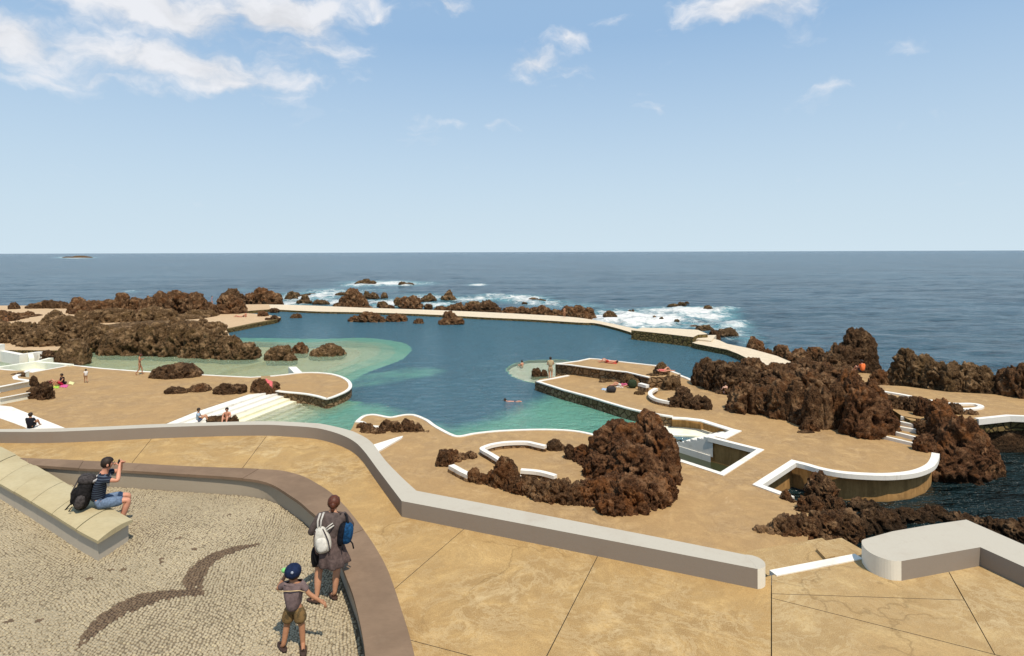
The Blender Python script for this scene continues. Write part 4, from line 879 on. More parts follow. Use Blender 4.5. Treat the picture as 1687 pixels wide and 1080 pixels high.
for px, sd_ in (([(852, 787), (836, 772), (822, 759), (805, 748), (790, 738.6), (800, 732.5), (816, 728.5), (837.4, 726), (868, 725.7), (885, 729), (900.6, 732.5)], -1), ([(859, 771), (883.7, 773), (900, 776), (918, 781)], -1)):
    path = [Vector(p) for p in cr(PP(px, DECK+.32), 4)]
    strip('kerb', path, offset(path, .26*sd_), DECK+.17, DECK+.32, M['white'], ring); strip('kerb_base', offset(path, .02*sd_), offset(path, .22*sd_), DECK-.02, DECK+.17, M['rubble'], ring)
ring2 = tag(empty('kerb_piece'), 'short white kerb on dark stones left of the ring', 'kerb')
path = PP([(738.8, 766.5), (748, 771.5), (757, 776.5), (769.6, 782.5)], DECK+.3); path = [path[0], *path[1:]]
strip('kerb', path, offset(path, .3), DECK+.14, DECK+.3, M['white'], ring2); strip('kerb_base', offset(path, -.04), offset(path, .26), DECK-.02, DECK+.14, M['rubble'], ring2)
ramp = tag(prism('white_ramp', PP([(615, 732), (655, 719.5), (664, 717.5), (662, 720.5), (623, 743)], DECK+.08), DECK-.02, DECK+.08, M['white']), 'narrow white painted ramp behind the parapet bend', 'ramp')
kerb(east, [(586, 694), (594, 695.5), (599, 699.5), (606, 701.6), (622, 703)], DECK, .25, .07, 1)
# C and E rocks
rock('pale domed rock at the far right of the stone platform', [(1092, 617.5, 26, 24)], EZ, 'lava_olive')
rock('brown rock below the right end of the stone platform', [(1080, 638, 32, 25), (1070, 636, 18, 18)], DECK, 'lava_olive')
rock('upright brown rock between platform and walkway', [(1108, 643, 28, 29)], DECK, 'lava_olive')
rock('spiky dark rock group beside the curved kerb on the right peninsula', [(1128, 668, 32, 36), (1114, 671, 26, 20), (1136, 673, 26, 24), (1155, 675, 44, 26)], DECK, 'lava_dark')
rock('leafy dark rocks at the foot of the rubble wall', [(1036, 636, 26, 24), (1046, 637, 18, 16), (1022, 627, 20, 10), (993, 630, 12, 5)], DECK, 'lava_olive')
rock('round rock in the small pale shallows at the peninsula tip', [(884, 622, 18, 17)], POOL-.1, 'lava_dark')
rock('smaller rock between tip rock and standing man', [(897, 622, 13, 14)], POOL-.1, 'lava_dark')
rock('dark stain raised as a flat mound on the deck behind the curved kerb', [(1055, 650, 18, 7)], DECK, 'lava_olive')  # a dark stain on the deck, built up as a flat mound
ck = tag(empty('curved_kerb'), 'short curved white kerb on stone base beside spiky dark rocks', 'kerb')
path = [Vector(p) for p in cr(PP([(1078, 638.5), (1072, 641.5), (1068, 645), (1068.5, 650), (1076, 655.5), (1088, 659), (1102, 661.5)], DECK+.35), 4)]
strip('kerb', path, offset(path, .28), DECK+.18, DECK+.35, M['white'], ck); strip('kerb_base', offset(path, .02), offset(path, .24), DECK-.02, DECK+.18, M['rubble'], ck)
kb2 = tag(empty('kerb_piece'), 'small white kerb block right of the sunbathers bags', 'kerb'); path = PP([(1051, 631), (1064, 634.5)], DECK+.5); strip('kerb', path, offset(path, .35), DECK+.3, DECK+.5, M['white'], kb2); strip('kerb_base', path, offset(path, .3), DECK-.02, DECK+.3, M['rubble'], kb2)
# big right-hand mass
rock('dark lava mass left of the rusty cliff, at the pool corner', [(1166, 636, 42, 50), (1186, 644, 50, 58), (1208, 650, 50, 60), (1225, 640, 50, 44)], DECK, 'lava_dark')
rock('broad brown lava hump at the left foot of the cliffs', [(1240, 683, 62, 60), (1266, 684, 50, 52), (1222, 676, 36, 44)], DECK, 'lava')
rock('fluted lava cliff of three ribs beside the rusty cliff', [(1295, 691, 50, 66), (1320, 695, 44, 72), (1344, 708, 34, 80), (1365, 708, 30, 76), (1384, 707, 30, 88), (1340, 711, 30, 28), (1280, 660, 60, 40)], DECK, 'lava')
rock('rusty orange lava cliff left of the white steps', [(1436, 722, 66, 96), (1416, 706, 46, 100), (1462, 720, 46, 70), (1400, 700, 40, 96), (1450, 700, 50, 80)], DECK, 'lava_rust')
rock('tall leaning lava pinnacle, highest point of the right shore', [(1398, 614, 70, 58, DECK, .6), (1418, 612, 56, 80, DECK, .6), (1434, 612, 40, 70, DECK, .6), (1378, 616, 50, 38, DECK, .6)], DECK, 'lava_dark')
rock('jumbled lava saddle in front of the tall pinnacle', [(1250, 615, 44, 28), (1284, 630, 54, 34), (1312, 628, 40, 34), (1338, 626, 50, 38), (1366, 634, 50, 40), (1300, 645, 80, 40), (1400, 640, 60, 40), (1350, 650, 80, 44)], DECK, 'lava')
rock('low row of knobs behind the saddle on the sea side', [(1292, 592, 30, 26), (1323, 592, 30, 20), (1347, 592, 30, 24), (1308, 594, 26, 16)], .6, 'lava')
rock('low brown wall of rock between pinnacle and right headland', [(1455, 634, 30, 28), (1472, 634, 28, 26)], DECK, 'lava')
rock('large brown headland behind the upper right deck', [(1506, 638, 48, 70, HZ-.3), (1530, 642, 52, 62, HZ-.3), (1556, 648, 50, 60, HZ-.3), (1580, 652, 44, 58, HZ-.3), (1604, 654, 50, 64, HZ-.3), (1628, 654, 50, 58, HZ-.3), (1642, 652, 26, 36, HZ-.3)], HZ-.3, 'lava_olive')
rock('brown headland cut by the right edge of the picture', [(1672, 658, 38, 58, HZ-.3), (1700, 665, 60, 72, HZ-.3), (1740, 668, 60, 80, HZ-.3)], HZ-.3, 'lava')
rock('low dark rocks along the front of the upper right kerb', [(1472, 674, 32, 25), (1492, 675, 32, 24), (1512, 678, 30, 27), (1530, 679, 30, 26)], DECK+.8, 'lava_dark')
rock('steep lava outcrop rising from dark water right of the steps', [(1562, 772, 56, 128), (1578, 785, 76, 122), (1605, 797, 84, 124), (1632, 797, 60, 92), (1600, 802, 130, 84), (1532, 745, 34, 34, DECK), (1547, 724, 26, 52, DECK+.2), (1524, 692, 24, 40, DECK+.6), (1556, 790, 50, 70), (1648, 792, 36, 50)], SEA-.2, 'lava_rust')
rock('small dark rock inside the U shaped kerb', [(1580, 683, 22, 20)], HZ, 'lava_dark')
rock('round rock behind the front edge of the upper right deck', [(1607, 696, 32, 22)], HZ-.4, 'lava')
rock('small brown rock at the right side of the second white step', [(1524, 708, 20, 18), (1517, 701, 12, 12)], DECK+.6, 'lava')
rock('dark patch raised as a low flat rock on the deck below the fluted cliff', [(1330, 713.5, 28, 5)], DECK, 'lava_dark')  # a dark patch of the deck, built up as a low flat lump
rock('large dark lava outcrop in the inlet below the round quay', [(1362, 850, 56, 76), (1345, 868, 56, 60), (1385, 862, 46, 48), (1272, 905, 56, 44), (1300, 908, 60, 62), (1335, 905, 66, 66), (1370, 895, 60, 60), (1400, 884, 60, 50), (1298, 845, 22, 42), (1310, 850, 20, 30)], DECK-.5, 'lava')
rock('low tumbled rocks between the inlet and the right parapet', [(1425, 850, 40, 36), (1450, 885, 60, 50), (1475, 880, 44, 46), (1440, 845, 30, 22), (1500, 870, 50, 36), (1530, 868, 40, 30), (1552, 866, 50, 32), (1600, 878, 52, 36), (1625, 884, 44, 36), (1655, 894, 52, 44), (1690, 902, 60, 50), (1420, 890, 50, 40), (1740, 910, 80, 60)], SEA-.2, 'lava_dark')

# ================================================================ PEOPLE
def skin_eval(verts, edges, rad, sub=2):
    me = bpy.data.meshes.new('tmp'); me.from_pydata(verts, edges, []); o = bpy.data.objects.new('tmp', me); COL.objects.link(o)
    sk = o.modifiers.new('s', 'SKIN'); ss = o.modifiers.new('u', 'SUBSURF'); ss.levels = sub; ss.render_levels = sub
    for i, r in enumerate(rad):
        d = me.skin_vertices[0].data[i]; d.radius = (r, r) if isinstance(r, (int, float)) else r
        d.use_root = (i == 0)
    dg = bpy.context.evaluated_depsgraph_get(); dg.update()
    m2 = bpy.data.meshes.new_from_object(o.evaluated_get(dg)); bpy.data.objects.remove(o); bpy.data.meshes.remove(me)
    m2.materials.clear(); return m2
STAND = dict(pelvis=(0, 0, .93), waist=(0, .01, 1.07), chest=(0, -.01, 1.27), neck=(0, 0, 1.43), nk2=(0, .01, 1.49), head=(0, .02, 1.59), top=(0, .01, 1.67),
             shL=(-.17, 0, 1.39), elL=(-.24, -.02, 1.12), wrL=(-.24, .06, .88), shR=(.17, 0, 1.39), elR=(.24, -.02, 1.12), wrR=(.24, .06, .88),
             hiL=(-.09, 0, .88), knL=(-.10, .02, .48), anL=(-.10, -.02, .08), toL=(-.12, .16, .03), hiR=(.09, 0, .88), knR=(.10, .02, .48), anR=(.10, -.02, .08), toR=(.12, .16, .03))
def pose(**k): d = dict(STAND); d.update(k); return {a: Vector(b_) for a, b_ in d.items()}
SKIN = plain('skin_tan', (.52, .26, .15), .55, .06); SKIN_B = plain('skin_brown', (.40, .19, .10), .55, .06); SKIN_R = plain('skin_sunburnt', (.58, .27, .17), .55, .06)
LIP = plain('lips', (.35, .12, .09), .5, .05)
HAIR = plain('hair_dark', (.03, .017, .01), .6, .2, 60); HAIR_R = plain('hair_auburn', (.11, .032, .014), .5, .25, 50)
def mt(name, col, nz=.12): return plain(name, col, .85, nz, 22, .15)
def person(label, loc, rz, J, skin=SKIN, hair=HAIR, top=None, sleeve=.45, bottom=None, leg=.4, scale=1, bulk=1.0, hairk=1.0, fingers=False, group=None, shoe=None, child=False):
    root = empty('person', loc, rz); root.scale = (scale,)*3; tag(root, label, 'person', group)
    b_ = bulk; hs = 1.08 if child else 1
    ks = ['pelvis', 'waist', 'chest', 'neck', 'nk2', 'head', 'top', 'shL', 'elL', 'wrL', 'haL', 'shR', 'elR', 'wrR', 'haR', 'hiL', 'knL', 'anL', 'toL', 'hiR', 'knR', 'anR', 'toR', 'faL', 'faR', 'clL', 'clR', 'kjL', 'kjR']
    JJ = dict(J)
    for s_ in 'LR':
        el, wr = J['el'+s_], J['wr'+s_]; dv = (wr-el).normalized(); JJ['ha'+s_] = wr+dv*.075; JJ['fa'+s_] = el.lerp(wr, .3); JJ['cl'+s_] = J['kn'+s_].lerp(J['an'+s_], .35); JJ['kj'+s_] = J['hi'+s_].lerp(J['kn'+s_], .4)
    hd = (J['top']-J['head']).normalized()
    rd = dict(pelvis=(.135*b_, .10*b_), waist=(.12*b_, .09*b_), chest=(.15*b_, .10*b_), neck=(.075, .07), nk2=(.05, .05), head=(.088*hs, .096*hs), top=(.062*hs, .068*hs), shL=.056*b_, shR=.056*b_, elL=.040*b_, elR=.040*b_, faL=.04*b_, faR=.04*b_, wrL=.026, wrR=.026, haL=(.035, .018), haR=(.035, .018),
              hiL=.088*b_, hiR=.088*b_, kjL=.078*b_, kjR=.078*b_, knL=.056*b_, knR=.056*b_, clL=.054*b_, clR=.054*b_, anL=.035, anR=.035, toL=(.04, .022), toR=(.04, .022))
    if top:
        for k_ in ('chest', 'waist'): rd[k_] = tuple(v*.78 for v in rd[k_])
        for k_ in ('shL', 'shR'): rd[k_] *= .82
    if bottom: rd['pelvis'] = tuple(v*.85 for v in rd['pelvis']); rd['hiL'] *= .88; rd['hiR'] *= .88
    E = [('pelvis', 'waist'), ('waist', 'chest'), ('chest', 'neck'), ('neck', 'nk2'), ('nk2', 'head'), ('head', 'top')]
    for s_ in 'LR': E += [('chest', 'sh'+s_), ('sh'+s_, 'el'+s_), ('el'+s_, 'fa'+s_), ('fa'+s_, 'wr'+s_), ('wr'+s_, 'ha'+s_), ('pelvis', 'hi'+s_), ('hi'+s_, 'kj'+s_), ('kj'+s_, 'kn'+s_), ('kn'+s_, 'cl'+s_), ('cl'+s_, 'an'+s_), ('an'+s_, 'to'+s_)]
    me = skin_eval([JJ[k] for k in ks], [(ks.index(a), ks.index(c)) for a, c in E], [rd[k] for k in ks], 2 if fingers else 1)
    bm = bmesh.new(); bm.from_mesh(me)
    hc = J['head']; fwd = J.get('look', Vector((0, 1, 0))); fwd = (fwd-hd*fwd.dot(hd)).normalized(); side = fwd.cross(hd).normalized()
    R3 = Matrix((side, fwd, hd)).transposed()
    blob_bm(bm, hc+fwd*.098*hs-hd*.01, (.012*hs, .018*hs, .022*hs), 2, 8, R3)
    for s2 in (-1, 1): blob_bm(bm, hc+side*.09*hs*s2, (.012, .02, .03), 2, 8, R3)
    for s_ in 'LR':
        wr, ha = J['wr'+s_], JJ['ha'+s_]; dv = (ha-wr).normalized(); lat = dv.cross(Vector((0, 0, 1)))
        lat = lat.normalized() if lat.length > .1 else Vector((0, 1, 0)); lat = lat if lat.length > .5 else Vector((1, 0, 0)); pn = dv.cross(lat)
        cs_ = 1.0
        for k2, (off, ln_) in enumerate(((-.026, .062), (-.009, .075), (.009, .07), (.025, .055))):
            p0 = wr+dv*.06+lat*off; tube_bm(bm, [p0, p0+dv*ln_*.55+lat*off*.15, p0+dv*ln_*.9+pn*.018, p0+dv*ln_*1.05+pn*.04], [.0092, .009, .008, .006], 6)
        p0 = wr+dv*.022-lat*.024; tube_bm(bm, [p0, p0+dv*.03-lat*.03, p0+dv*.058-lat*.036+pn*.01], [.012, .0105, .008], 6)
    bm.to_mesh(me); bm.free(); link('body', me, skin, root, True)
    if hair:
        def hf(q): 
            return q
        bm = bmesh.new(); blob_bm(bm, hc+hd*.028*hs-fwd*.018*hs, (.104*hs*hairk, .108*hs*hairk, .108*hs*hairk), 2.1, 16, R3)
        for v in bm.verts:
            q_ = R3.transposed() @ (v.co-hc); 
            if q_.y > .05*hs and q_.z < .05*hs: v.co = hc+R3 @ Vector((q_.x*.85, .05*hs, max(q_.z, .05*hs)))
            else: v.co = v.co+R3 @ (Vector((random.uniform(-1, 1), random.uniform(-1, 1), random.uniform(-1, 1)))*.004)
        from_bm('hair', bm, hair, root, True)
        for s2 in (-1, 1): bm = bmesh.new(); blob_bm(bm, hc+side*.032*hs*s2+fwd*.089*hs+hd*.018, (.012, .007, .007), 2, 8, R3); from_bm('eye', bm, HAIR, root, True)
        bm = bmesh.new(); blob_bm(bm, hc+fwd*.09*hs-hd*.045*hs, (.022, .006, .006), 2, 8, R3); from_bm('mouth', bm, LIP, root, True)
    if top:
        kk = ['chest', 'waist', 'pelv', 'neck', 'shL', 'slL', 'shR', 'slR']; T = dict(chest=J['chest'], waist=J['waist'], pelv=J['pelvis'].lerp(J['waist'], .15), neck=J['chest'].lerp(J['neck'], .86)); T['pelv'] = J['pelvis'].lerp(J['waist'], -.7 if child else .05); R2 = dict(chest=(.176*b_, .135*b_), waist=((.178 if child else .148)*b_, .125*b_), pelv=((.185 if child else .155)*b_, .130*b_), neck=(.115*min(1, b_), .10*min(1, b_)))
        E2 = [('chest', 'waist'), ('waist', 'pelv'), ('chest', 'neck')]
        for s_ in 'LR':
            sh, el, wr = J['sh'+s_], J['el'+s_], J['wr'+s_]; T['sh'+s_] = sh; R2['sh'+s_] = .07*b_; E2 += [('chest', 'sh'+s_), ('sh'+s_, 'sl'+s_)]
            T['sl'+s_] = sh.lerp(el, min(sleeve, 1)); R2['sl'+s_] = .058*b_ if sleeve <= 1 else .054*b_
            if sleeve > 1: kk.append('sm'+s_); T['sm'+s_] = el.lerp(wr, sleeve-1); R2['sm'+s_] = .043*b_; E2.append(('sl'+s_, 'sm'+s_))
        m2 = skin_eval([T[k] for k in kk], [(kk.index(a), kk.index(c)) for a, c in E2], [R2[k] for k in kk], 2 if fingers else 1); link('shirt', m2, top, root, True)
    if bottom:
        kk = ['pelvis', 'hiL', 'thL', 'hiR', 'thR', 'w']; T = dict(pelvis=J['pelvis'], w=J['pelvis'].lerp(J['waist'], .55)); R2 = dict(pelvis=(.15*b_, .115*b_), w=(.132*b_, .10*b_)); E2 = [('pelvis', 'w')]
        for s_ in 'LR':
            T['hi'+s_] = J['hi'+s_]; T['th'+s_] = J['hi'+s_].lerp(J['kn'+s_], leg); R2['hi'+s_] = .103*b_; R2['th'+s_] = (.118 if child else .095)*b_; E2 += [('pelvis', 'hi'+s_), ('hi'+s_, 'th'+s_)]
        m2 = skin_eval([T[k] for k in kk], [(kk.index(a), kk.index(c)) for a, c in E2], [R2[k] for k in kk], 2 if fingers else 1); link('shorts', m2, bottom, root, True)
    if shoe:
        for s_ in 'LR':
            an, to = J['an'+s_], J['to'+s_]; dv = (to-an); dv.z = 0; dv.normalize(); c = an+dv*.06; rz_ = math.atan2(-dv.x, dv.y)
            bm = bmesh.new(); blob_bm(bm, Vector((c.x, c.y, min(an.z-.055, .022) if an.z < .2 else an.z-.06)), (.048, .135, .018), 3, 12, Matrix.Rotation(rz_, 3, 'Z'))
            tube_bm(bm, [an+dv*.1+Vector((.045, 0, -.06)), an+dv*.11+Vector((0, 0, -.015)), an+dv*.1+Vector((-.045, 0, -.06))], .012, 6); tube_bm(bm, [an+dv*.0+Vector((.045, 0, -.05)), an+dv*.045+Vector((0, 0, .0)), an+dv*.0+Vector((-.045, 0, -.05))], .010, 6)
            from_bm('sandal', bm, shoe, root, True)
    return root
def PG(x, y, z): p = P(x, y, z); return (p.x, p.y, z)
# --- woman leaning at the seat wall
gdress = mt('grey_cardigan', (.105, .078, .07), .18)
Jw = pose(pelvis=(.02, .05, .91), waist=(.03, .06, 1.04), chest=(.04, .09, 1.22), neck=(.05, .13, 1.36), nk2=(.055, .15, 1.42), head=(.06, .18, 1.50), top=(.065, .19, 1.57),
          shL=(-.155, .09, 1.32), elL=(-.30, .05, 1.07), wrL=(-.16, .27, 1.12), shR=(.24, .10, 1.31), elR=(.36, .12, 1.12), wrR=(.18, .32, 1.16), hiL=(-.09, .04, .86), knL=(-.16, .03, .47), anL=(-.17, -.06, .085), toL=(-.26, -.02, .03),
          hiR=(.12, .04, .86), knR=(.13, .05, .47), anR=(.10, .0, .085), toR=(.03, .11, .03))
wp = P(541, 987, TER)
wm = person('woman in grey dress with white and blue backpacks standing at the curved wall', wp, .12, Jw, SKIN, HAIR_R, gdress, 1.55, None, fingers=True, bulk=1.2, shoe=plain('sandal_brown', (.06, .03, .02)), scale=1.0)
bm = bmesh.new()   # skirt
rings = []; SEG = 40
for (z, rx, ry, cx, cy, fl_) in [(1.10, .165, .135, .035, .065, 0), (1.0, .185, .155, .03, .055, .004), (.9, .205, .175, .03, .045, .009), (.78, .235, .19, .035, .035, .016), (.66, .262, .20, .045, .03, .024), (.585, .275, .205, .05, .025, .028), (.57, .262, .195, .05, .025, .028), (.60, .22, .16, .05, .03, .02)]:
    rings.append([bm.verts.new((cx+(rx+fl_*math.sin(k*2*math.pi/SEG*9+z*3)+fl_*.6*math.sin(k*2*math.pi/SEG*4+1))*math.cos(k*2*math.pi/SEG), cy+(ry+fl_*math.sin(k*2*math.pi/SEG*9+z*3))*math.sin(k*2*math.pi/SEG), z+.018*math.cos(k*2*math.pi/SEG*3+.4)*(1 if z < .7 else 0))) for k in range(SEG)])
for a, c in zip(rings, rings[1:]):
    for k in range(SEG): bm.faces.new((a[k], a[(k+1) % SEG], c[(k+1) % SEG], c[k]))
bm.faces.new(rings[0]); from_bm('skirt', bm, mt('grey_skirt', (.125, .088, .08), .2), wm, True)
bm = bmesh.new(); blob_bm(bm, (.062, .085, 1.50), (.05, .055, .06), 2, 12); blob_bm(bm, (.058, .075, 1.44), (.032, .035, .05), 2, 12); from_bm('hair_bun', bm, HAIR_R, wm, True)
bm = bmesh.new(); blob_bm(bm, (-.195, -.02, .73), (.075, .09, .17), 2.4, 14); from_bm('black_underskirt', bm, mt('black_cloth', (.012, .011, .012)), wm, True)
# white backpack
wb = empty('backpack'); wb.matrix_world = Matrix.Translation(wm.location) @ Matrix.Rotation(.12, 4, 'Z') @ Matrix.Translation((-.075, -.115, 1.04)) @ Matrix.Rotation(math.radians(-13), 4, 'Y') @ Matrix.Rotation(math.radians(-8), 4, 'X')
tag(wb, 'white backpack with dark piping on the back of the woman in grey', 'backpack')
bm = bmesh.new(); blob_bm(bm, (0, 0, 0), (.135, .075, .205), 3.2, 24, fn=lambda q: Vector((q.x*(1-.32*max(0, q.z)/.2), q.y, q.z))); from_bm('bag_body', bm, mt('backpack_white', (.58, .55, .48), .1), wb, True)
bm = bmesh.new(); blob_bm(bm, (-.005, -.062, -.06), (.088, .035, .115), 3, 18); from_bm('front_pocket', bm, mt('backpack_pocket', (.66, .63, .56), .1), wb, True)
for s2 in (-1, 1):
    bm = bmesh.new(); tube_bm(bm, [(s2*.06, -.055, .175), (s2*.095, -.08, .08), (s2*.115, -.083, -.03), (s2*.112, -.08, -.15), (s2*.09, -.06, -.195)], .009, 6); from_bm('piping', bm, mt('piping_dark', (.05, .03, .03)), wb, True)
    bm = bmesh.new(); tube_bm(bm, [(s2*.022+.0, -.03, .2), (s2*.028+.02, .0, .3), (s2*.03+.05, .1, .375), (s2*.03+.05, .22, .33)], [.014, .016, .018, .014], 6); from_bm('shoulder_strap', bm, mt('strap_pale', (.5, .47, .42)), wb, True)
bm = bmesh.new(); tube_bm(bm, [(.1, -.02, .12), (.16, -.04, .15), (.22, .02, .16)], .012, 6); from_bm('grab_handle', bm, mt('strap_pale2', (.6, .57, .5)), wb, True); bm = bmesh.new(); tube_bm(bm, [(.1, -.02, .16), (.16, -.03, .19), (.21, .02, .2)], .009, 6); from_bm('grab_handle', bm, mt('strap_pale3', (.6, .57, .5)), wb, True)
# blue bag
bb_ = empty('shoulder_bag'); bb_.matrix_world = Matrix.Translation(wm.location) @ Matrix.Rotation(.12, 4, 'Z') @ Matrix.Translation((.27, -.035, 1.10)) @ Matrix.Rotation(math.radians(10), 4, 'Y') @ Matrix.Rotation(.4, 4, 'Z')
tag(bb_, 'blue and black bag slung from the right shoulder of the woman in grey', 'bag')
bm = bmesh.new(); blob_bm(bm, (.03, -.03, 0), (.095, .085, .17), 2.8, 20); from_bm('bag_body', bm, mt('bag_blue', (.012, .075, .19), .3), bb_, True)
bm = bmesh.new(); blob_bm(bm, (-.045, -.015, -.02), (.065, .08, .185), 2.8, 18); from_bm('bag_back', bm, mt('bag_black', (.01, .012, .018), .3), bb_, True)
bm = bmesh.new(); from_bm('strap', bm, [], bb_) if False else bm.free(); SB = mt('strap_black', (.012, .012, .014))
for pts_, r_s in (([(.02, -.04, .17), (.0, .06, .26), (-.02, .14, .25)], .018), ([(.08, -.05, -.1), (.14, -.07, -.16), (.17, -.08, -.24)], .013), ([(-.03, -.08, -.16), (-.02, -.09, -.24)], .012)): bm = bmesh.new(); tube_bm(bm, pts_, r_s, 6); from_bm('strap', bm, SB, bb_, True)
bm = bmesh.new()
bm.free(); LD = mt('lacing_dark', (.01, .03, .06))
for k in range(4): bm = bmesh.new(); tube_bm(bm, [(.10, -.09+.02*k, .1-.05*k), (.125, -.03, .06-.05*k), (.09, .05, .09-.05*k)], .006, 5); from_bm('lace', bm, LD, bb_, True)
# --- boy
tee = mt('tee_mauve', (.17, .12, .115), .15)
b = NB('shorts_camo'); n1 = b.noise(14, 4, .6); M['camo'] = b.fin(b.mix(b.rng(n1, .45, .6), (.20, .12, .045), (.09, .06, .025)), .9, b.bump(n1, .3, .01))
Jb = pose(pelvis=(0, 0, .60), waist=(0, .0, .69), chest=(-.005, .0, .84), neck=(-.005, .0, .93), nk2=(-.008, .01, .965), head=(-.012, .01, 1.04), top=(-.012, .01, 1.10),
          shL=(-.125, 0, .90), elL=(-.245, .04, .80), wrL=(-.165, .10, .955), shR=(.115, 0, .90), elR=(.215, -.0, .76), wrR=(.35, .02, .66), hiL=(-.06, 0, .57), knL=(-.105, .02, .33), anL=(-.135, -.03, .07), toL=(-.185, .03, .025),
          hiR=(.06, 0, .57), knR=(.10, .02, .33), anR=(.125, 0, .07), toR=(.165, -.10, .025), look=(-.6, .8, .0))
bp = P(484.5, 1068, TER)
boy = person('boy in mauve T-shirt, patterned shorts and navy cap on the cobbles', bp, 0, Jb, SKIN_B, HAIR, tee, .72, M['camo'], .92, fingers=True, bulk=.84, hairk=.84, child=True, scale=1.03, shoe=plain('sandal_dark', (.05, .028, .02)))
bm = bmesh.new(); tube_bm(bm, [(-.205, -.06, .84), (-.13, -.105, .86), (0, -.124, .872), (.12, -.105, .87), (.185, -.06, .82)], .0065, 6); from_bm('shirt_stripe', bm, mt('piping_tan', (.55, .40, .22)), boy, True)
cap = empty('cap'); cap.matrix_world = Matrix.Translation(bp) @ Matrix.Scale(1.03, 4) @ Matrix.Translation((-.012, .0, 1.075)) @ Matrix.Rotation(math.radians(-8), 4, 'X')
tag(cap, 'navy baseball cap worn backwards with green brim tip on the boy', 'cap')
bm = bmesh.new(); blob_bm(bm, (0, 0, .005), (.112, .122, .105), 2.1, 20); bmesh.ops.bisect_plane(bm, geom=bm.verts[:]+bm.edges[:]+bm.faces[:], plane_co=(0, 0, -.03), plane_no=(0, -.25, 1), clear_inner=True); from_bm('crown', bm, mt('cap_navy', (.012, .022, .06), .2), cap, True)
bm = bmesh.new(); blob_bm(bm, (-.125, .035, .005), (.05, .06, .03), 2.2, 14, Matrix.Rotation(.6, 3, 'Z')); from_bm('brim', bm, mt('brim_green', (.22, .55, .18)), cap, True)
bm = bmesh.new(); blob_bm(bm, (.03, -.12, .03), (.02, .01, .02), 2, 10); from_bm('badge', bm, mt('badge_grey', (.35, .38, .45)), cap, True)
# --- seated man with rucksack
b = NB('striped_tee'); zz = b.n('SeparateXYZ', {0: b.n('TexCoord').outputs['Object']}).outputs[2]
M['striped'] = b.fin(b.mix(b.rng(b.math('SINE', b.math('MULTIPLY', zz, 150.0)), .5, .95), (.010, .014, .028), (.075, .10, .135)), .9, b.bump(b.noise(12, 4), .3, .02))
Js = pose(pelvis=(0, .0, .09), waist=(.0, -.01, .24), chest=(0, .05, .43), neck=(0, .09, .60), nk2=(0, .11, .66), head=(0, .15, .755), top=(0, .155, .83),
          shL=(-.18, .10, .55), elL=(-.26, .30, .52), wrL=(-.075, .34, .70), shR=(.18, .09, .55), elR=(.25, .32, .50), wrR=(.075, .33, .71), hiL=(-.10, .04, .09), knL=(-.13, .46, .09), anL=(-.14, .33, -.30), toL=(-.15, .43, -.36), hiR=(.10, .04, .09), knR=(.12, .48, .085), anR=(.12, .34, -.31), toR=(.13, .44, -.37))
mp_ = P(162, 835, BT+.02); MRZ = math.radians(-62); MS = 1.14
man = person('man in striped T-shirt and jean shorts sitting on the bench, holding up a camera', mp_, MRZ, Js, SKIN_R, HAIR, M['striped'], .62, mt('denim', (.15, .21, .31), .2), .85, fingers=True, scale=MS, hairk=.94)
for nm_, fn_ in (('backpack', 0),):
    rk = empty('backpack'); rk.matrix_world = Matrix.Translation(mp_) @ Matrix.Rotation(MRZ, 4, 'Z') @ Matrix.Scale(MS*1.1, 4) @ Matrix.Translation((0, -.19, .28)) @ Matrix.Rotation(math.radians(-14), 4, 'X')
    tag(rk, 'black trekking rucksack with dangling straps on the seated man', 'backpack'); blk = mt('rucksack_black', (.018, .016, .016), .3); gry = mt('rucksack_grey', (.07, .06, .058), .3)
    bm = bmesh.new(); blob_bm(bm, (0, 0, -.03), (.155, .115, .235), 3, 24, fn=lambda q: q+Vector((.012*math.sin(q.z*40), .01*math.sin(q.z*33+q.x*20), 0))); from_bm('bag_body', bm, blk, rk, True)
    bm = bmesh.new(); blob_bm(bm, (0, -.01, .21), (.145, .125, .065), 2.6, 20, fn=lambda q: q+Vector((0, 0, .01*math.sin(q.x*50)))); from_bm('lid', bm, gry, rk, True)
    bm = bmesh.new(); blob_bm(bm, (0, -.115, -.06), (.1, .045, .13), 2.6, 18); from_bm('front_pocket', bm, blk, rk, True)
    for s2 in (-1, 1):
        bm = bmesh.new(); blob_bm(bm, (s2*.155, -.01, -.1), (.04, .07, .11), 2.4, 14); from_bm('side_pocket', bm, gry, rk, True)
        bm = bmesh.new(); tube_bm(bm, [(s2*.09, .08, .2), (s2*.12, .16, .27), (s2*.13, .27, .27), (s2*.14, .31, .17)], [.02, .025, .025, .02], 6); from_bm('shoulder_strap', bm, mt('strap_light', (.55, .52, .5)), rk, True)
        bm = bmesh.new(); tube_bm(bm, [(s2*.06, -.13, .18), (s2*.065, -.165, .0), (s2*.07, -.12, -.18)], .01, 6); from_bm('buckle_strap', bm, gry, rk, True)
    bm = bmesh.new(); tube_bm(bm, [(-.12, -.08, -.2), (-.14, -.15, -.25), (-.15, -.2, -.36)], .012, 6); from_bm('loose_strap', bm, blk, rk, True); bm = bmesh.new(); tube_bm(bm, [(.03, -.1, -.22), (.05, -.13, -.29), (.09, -.1, -.27)], .008, 6); from_bm('loose_strap', bm, blk, rk, True)
    bm = bmesh.new(); tube_bm(bm, [(-.17, -.05, .1), (-.19, -.09, -.02), (-.165, -.1, -.14)], .006, 6); from_bm('green_cord', bm, mt('cord_green', (.06, .2, .09)), rk, True)
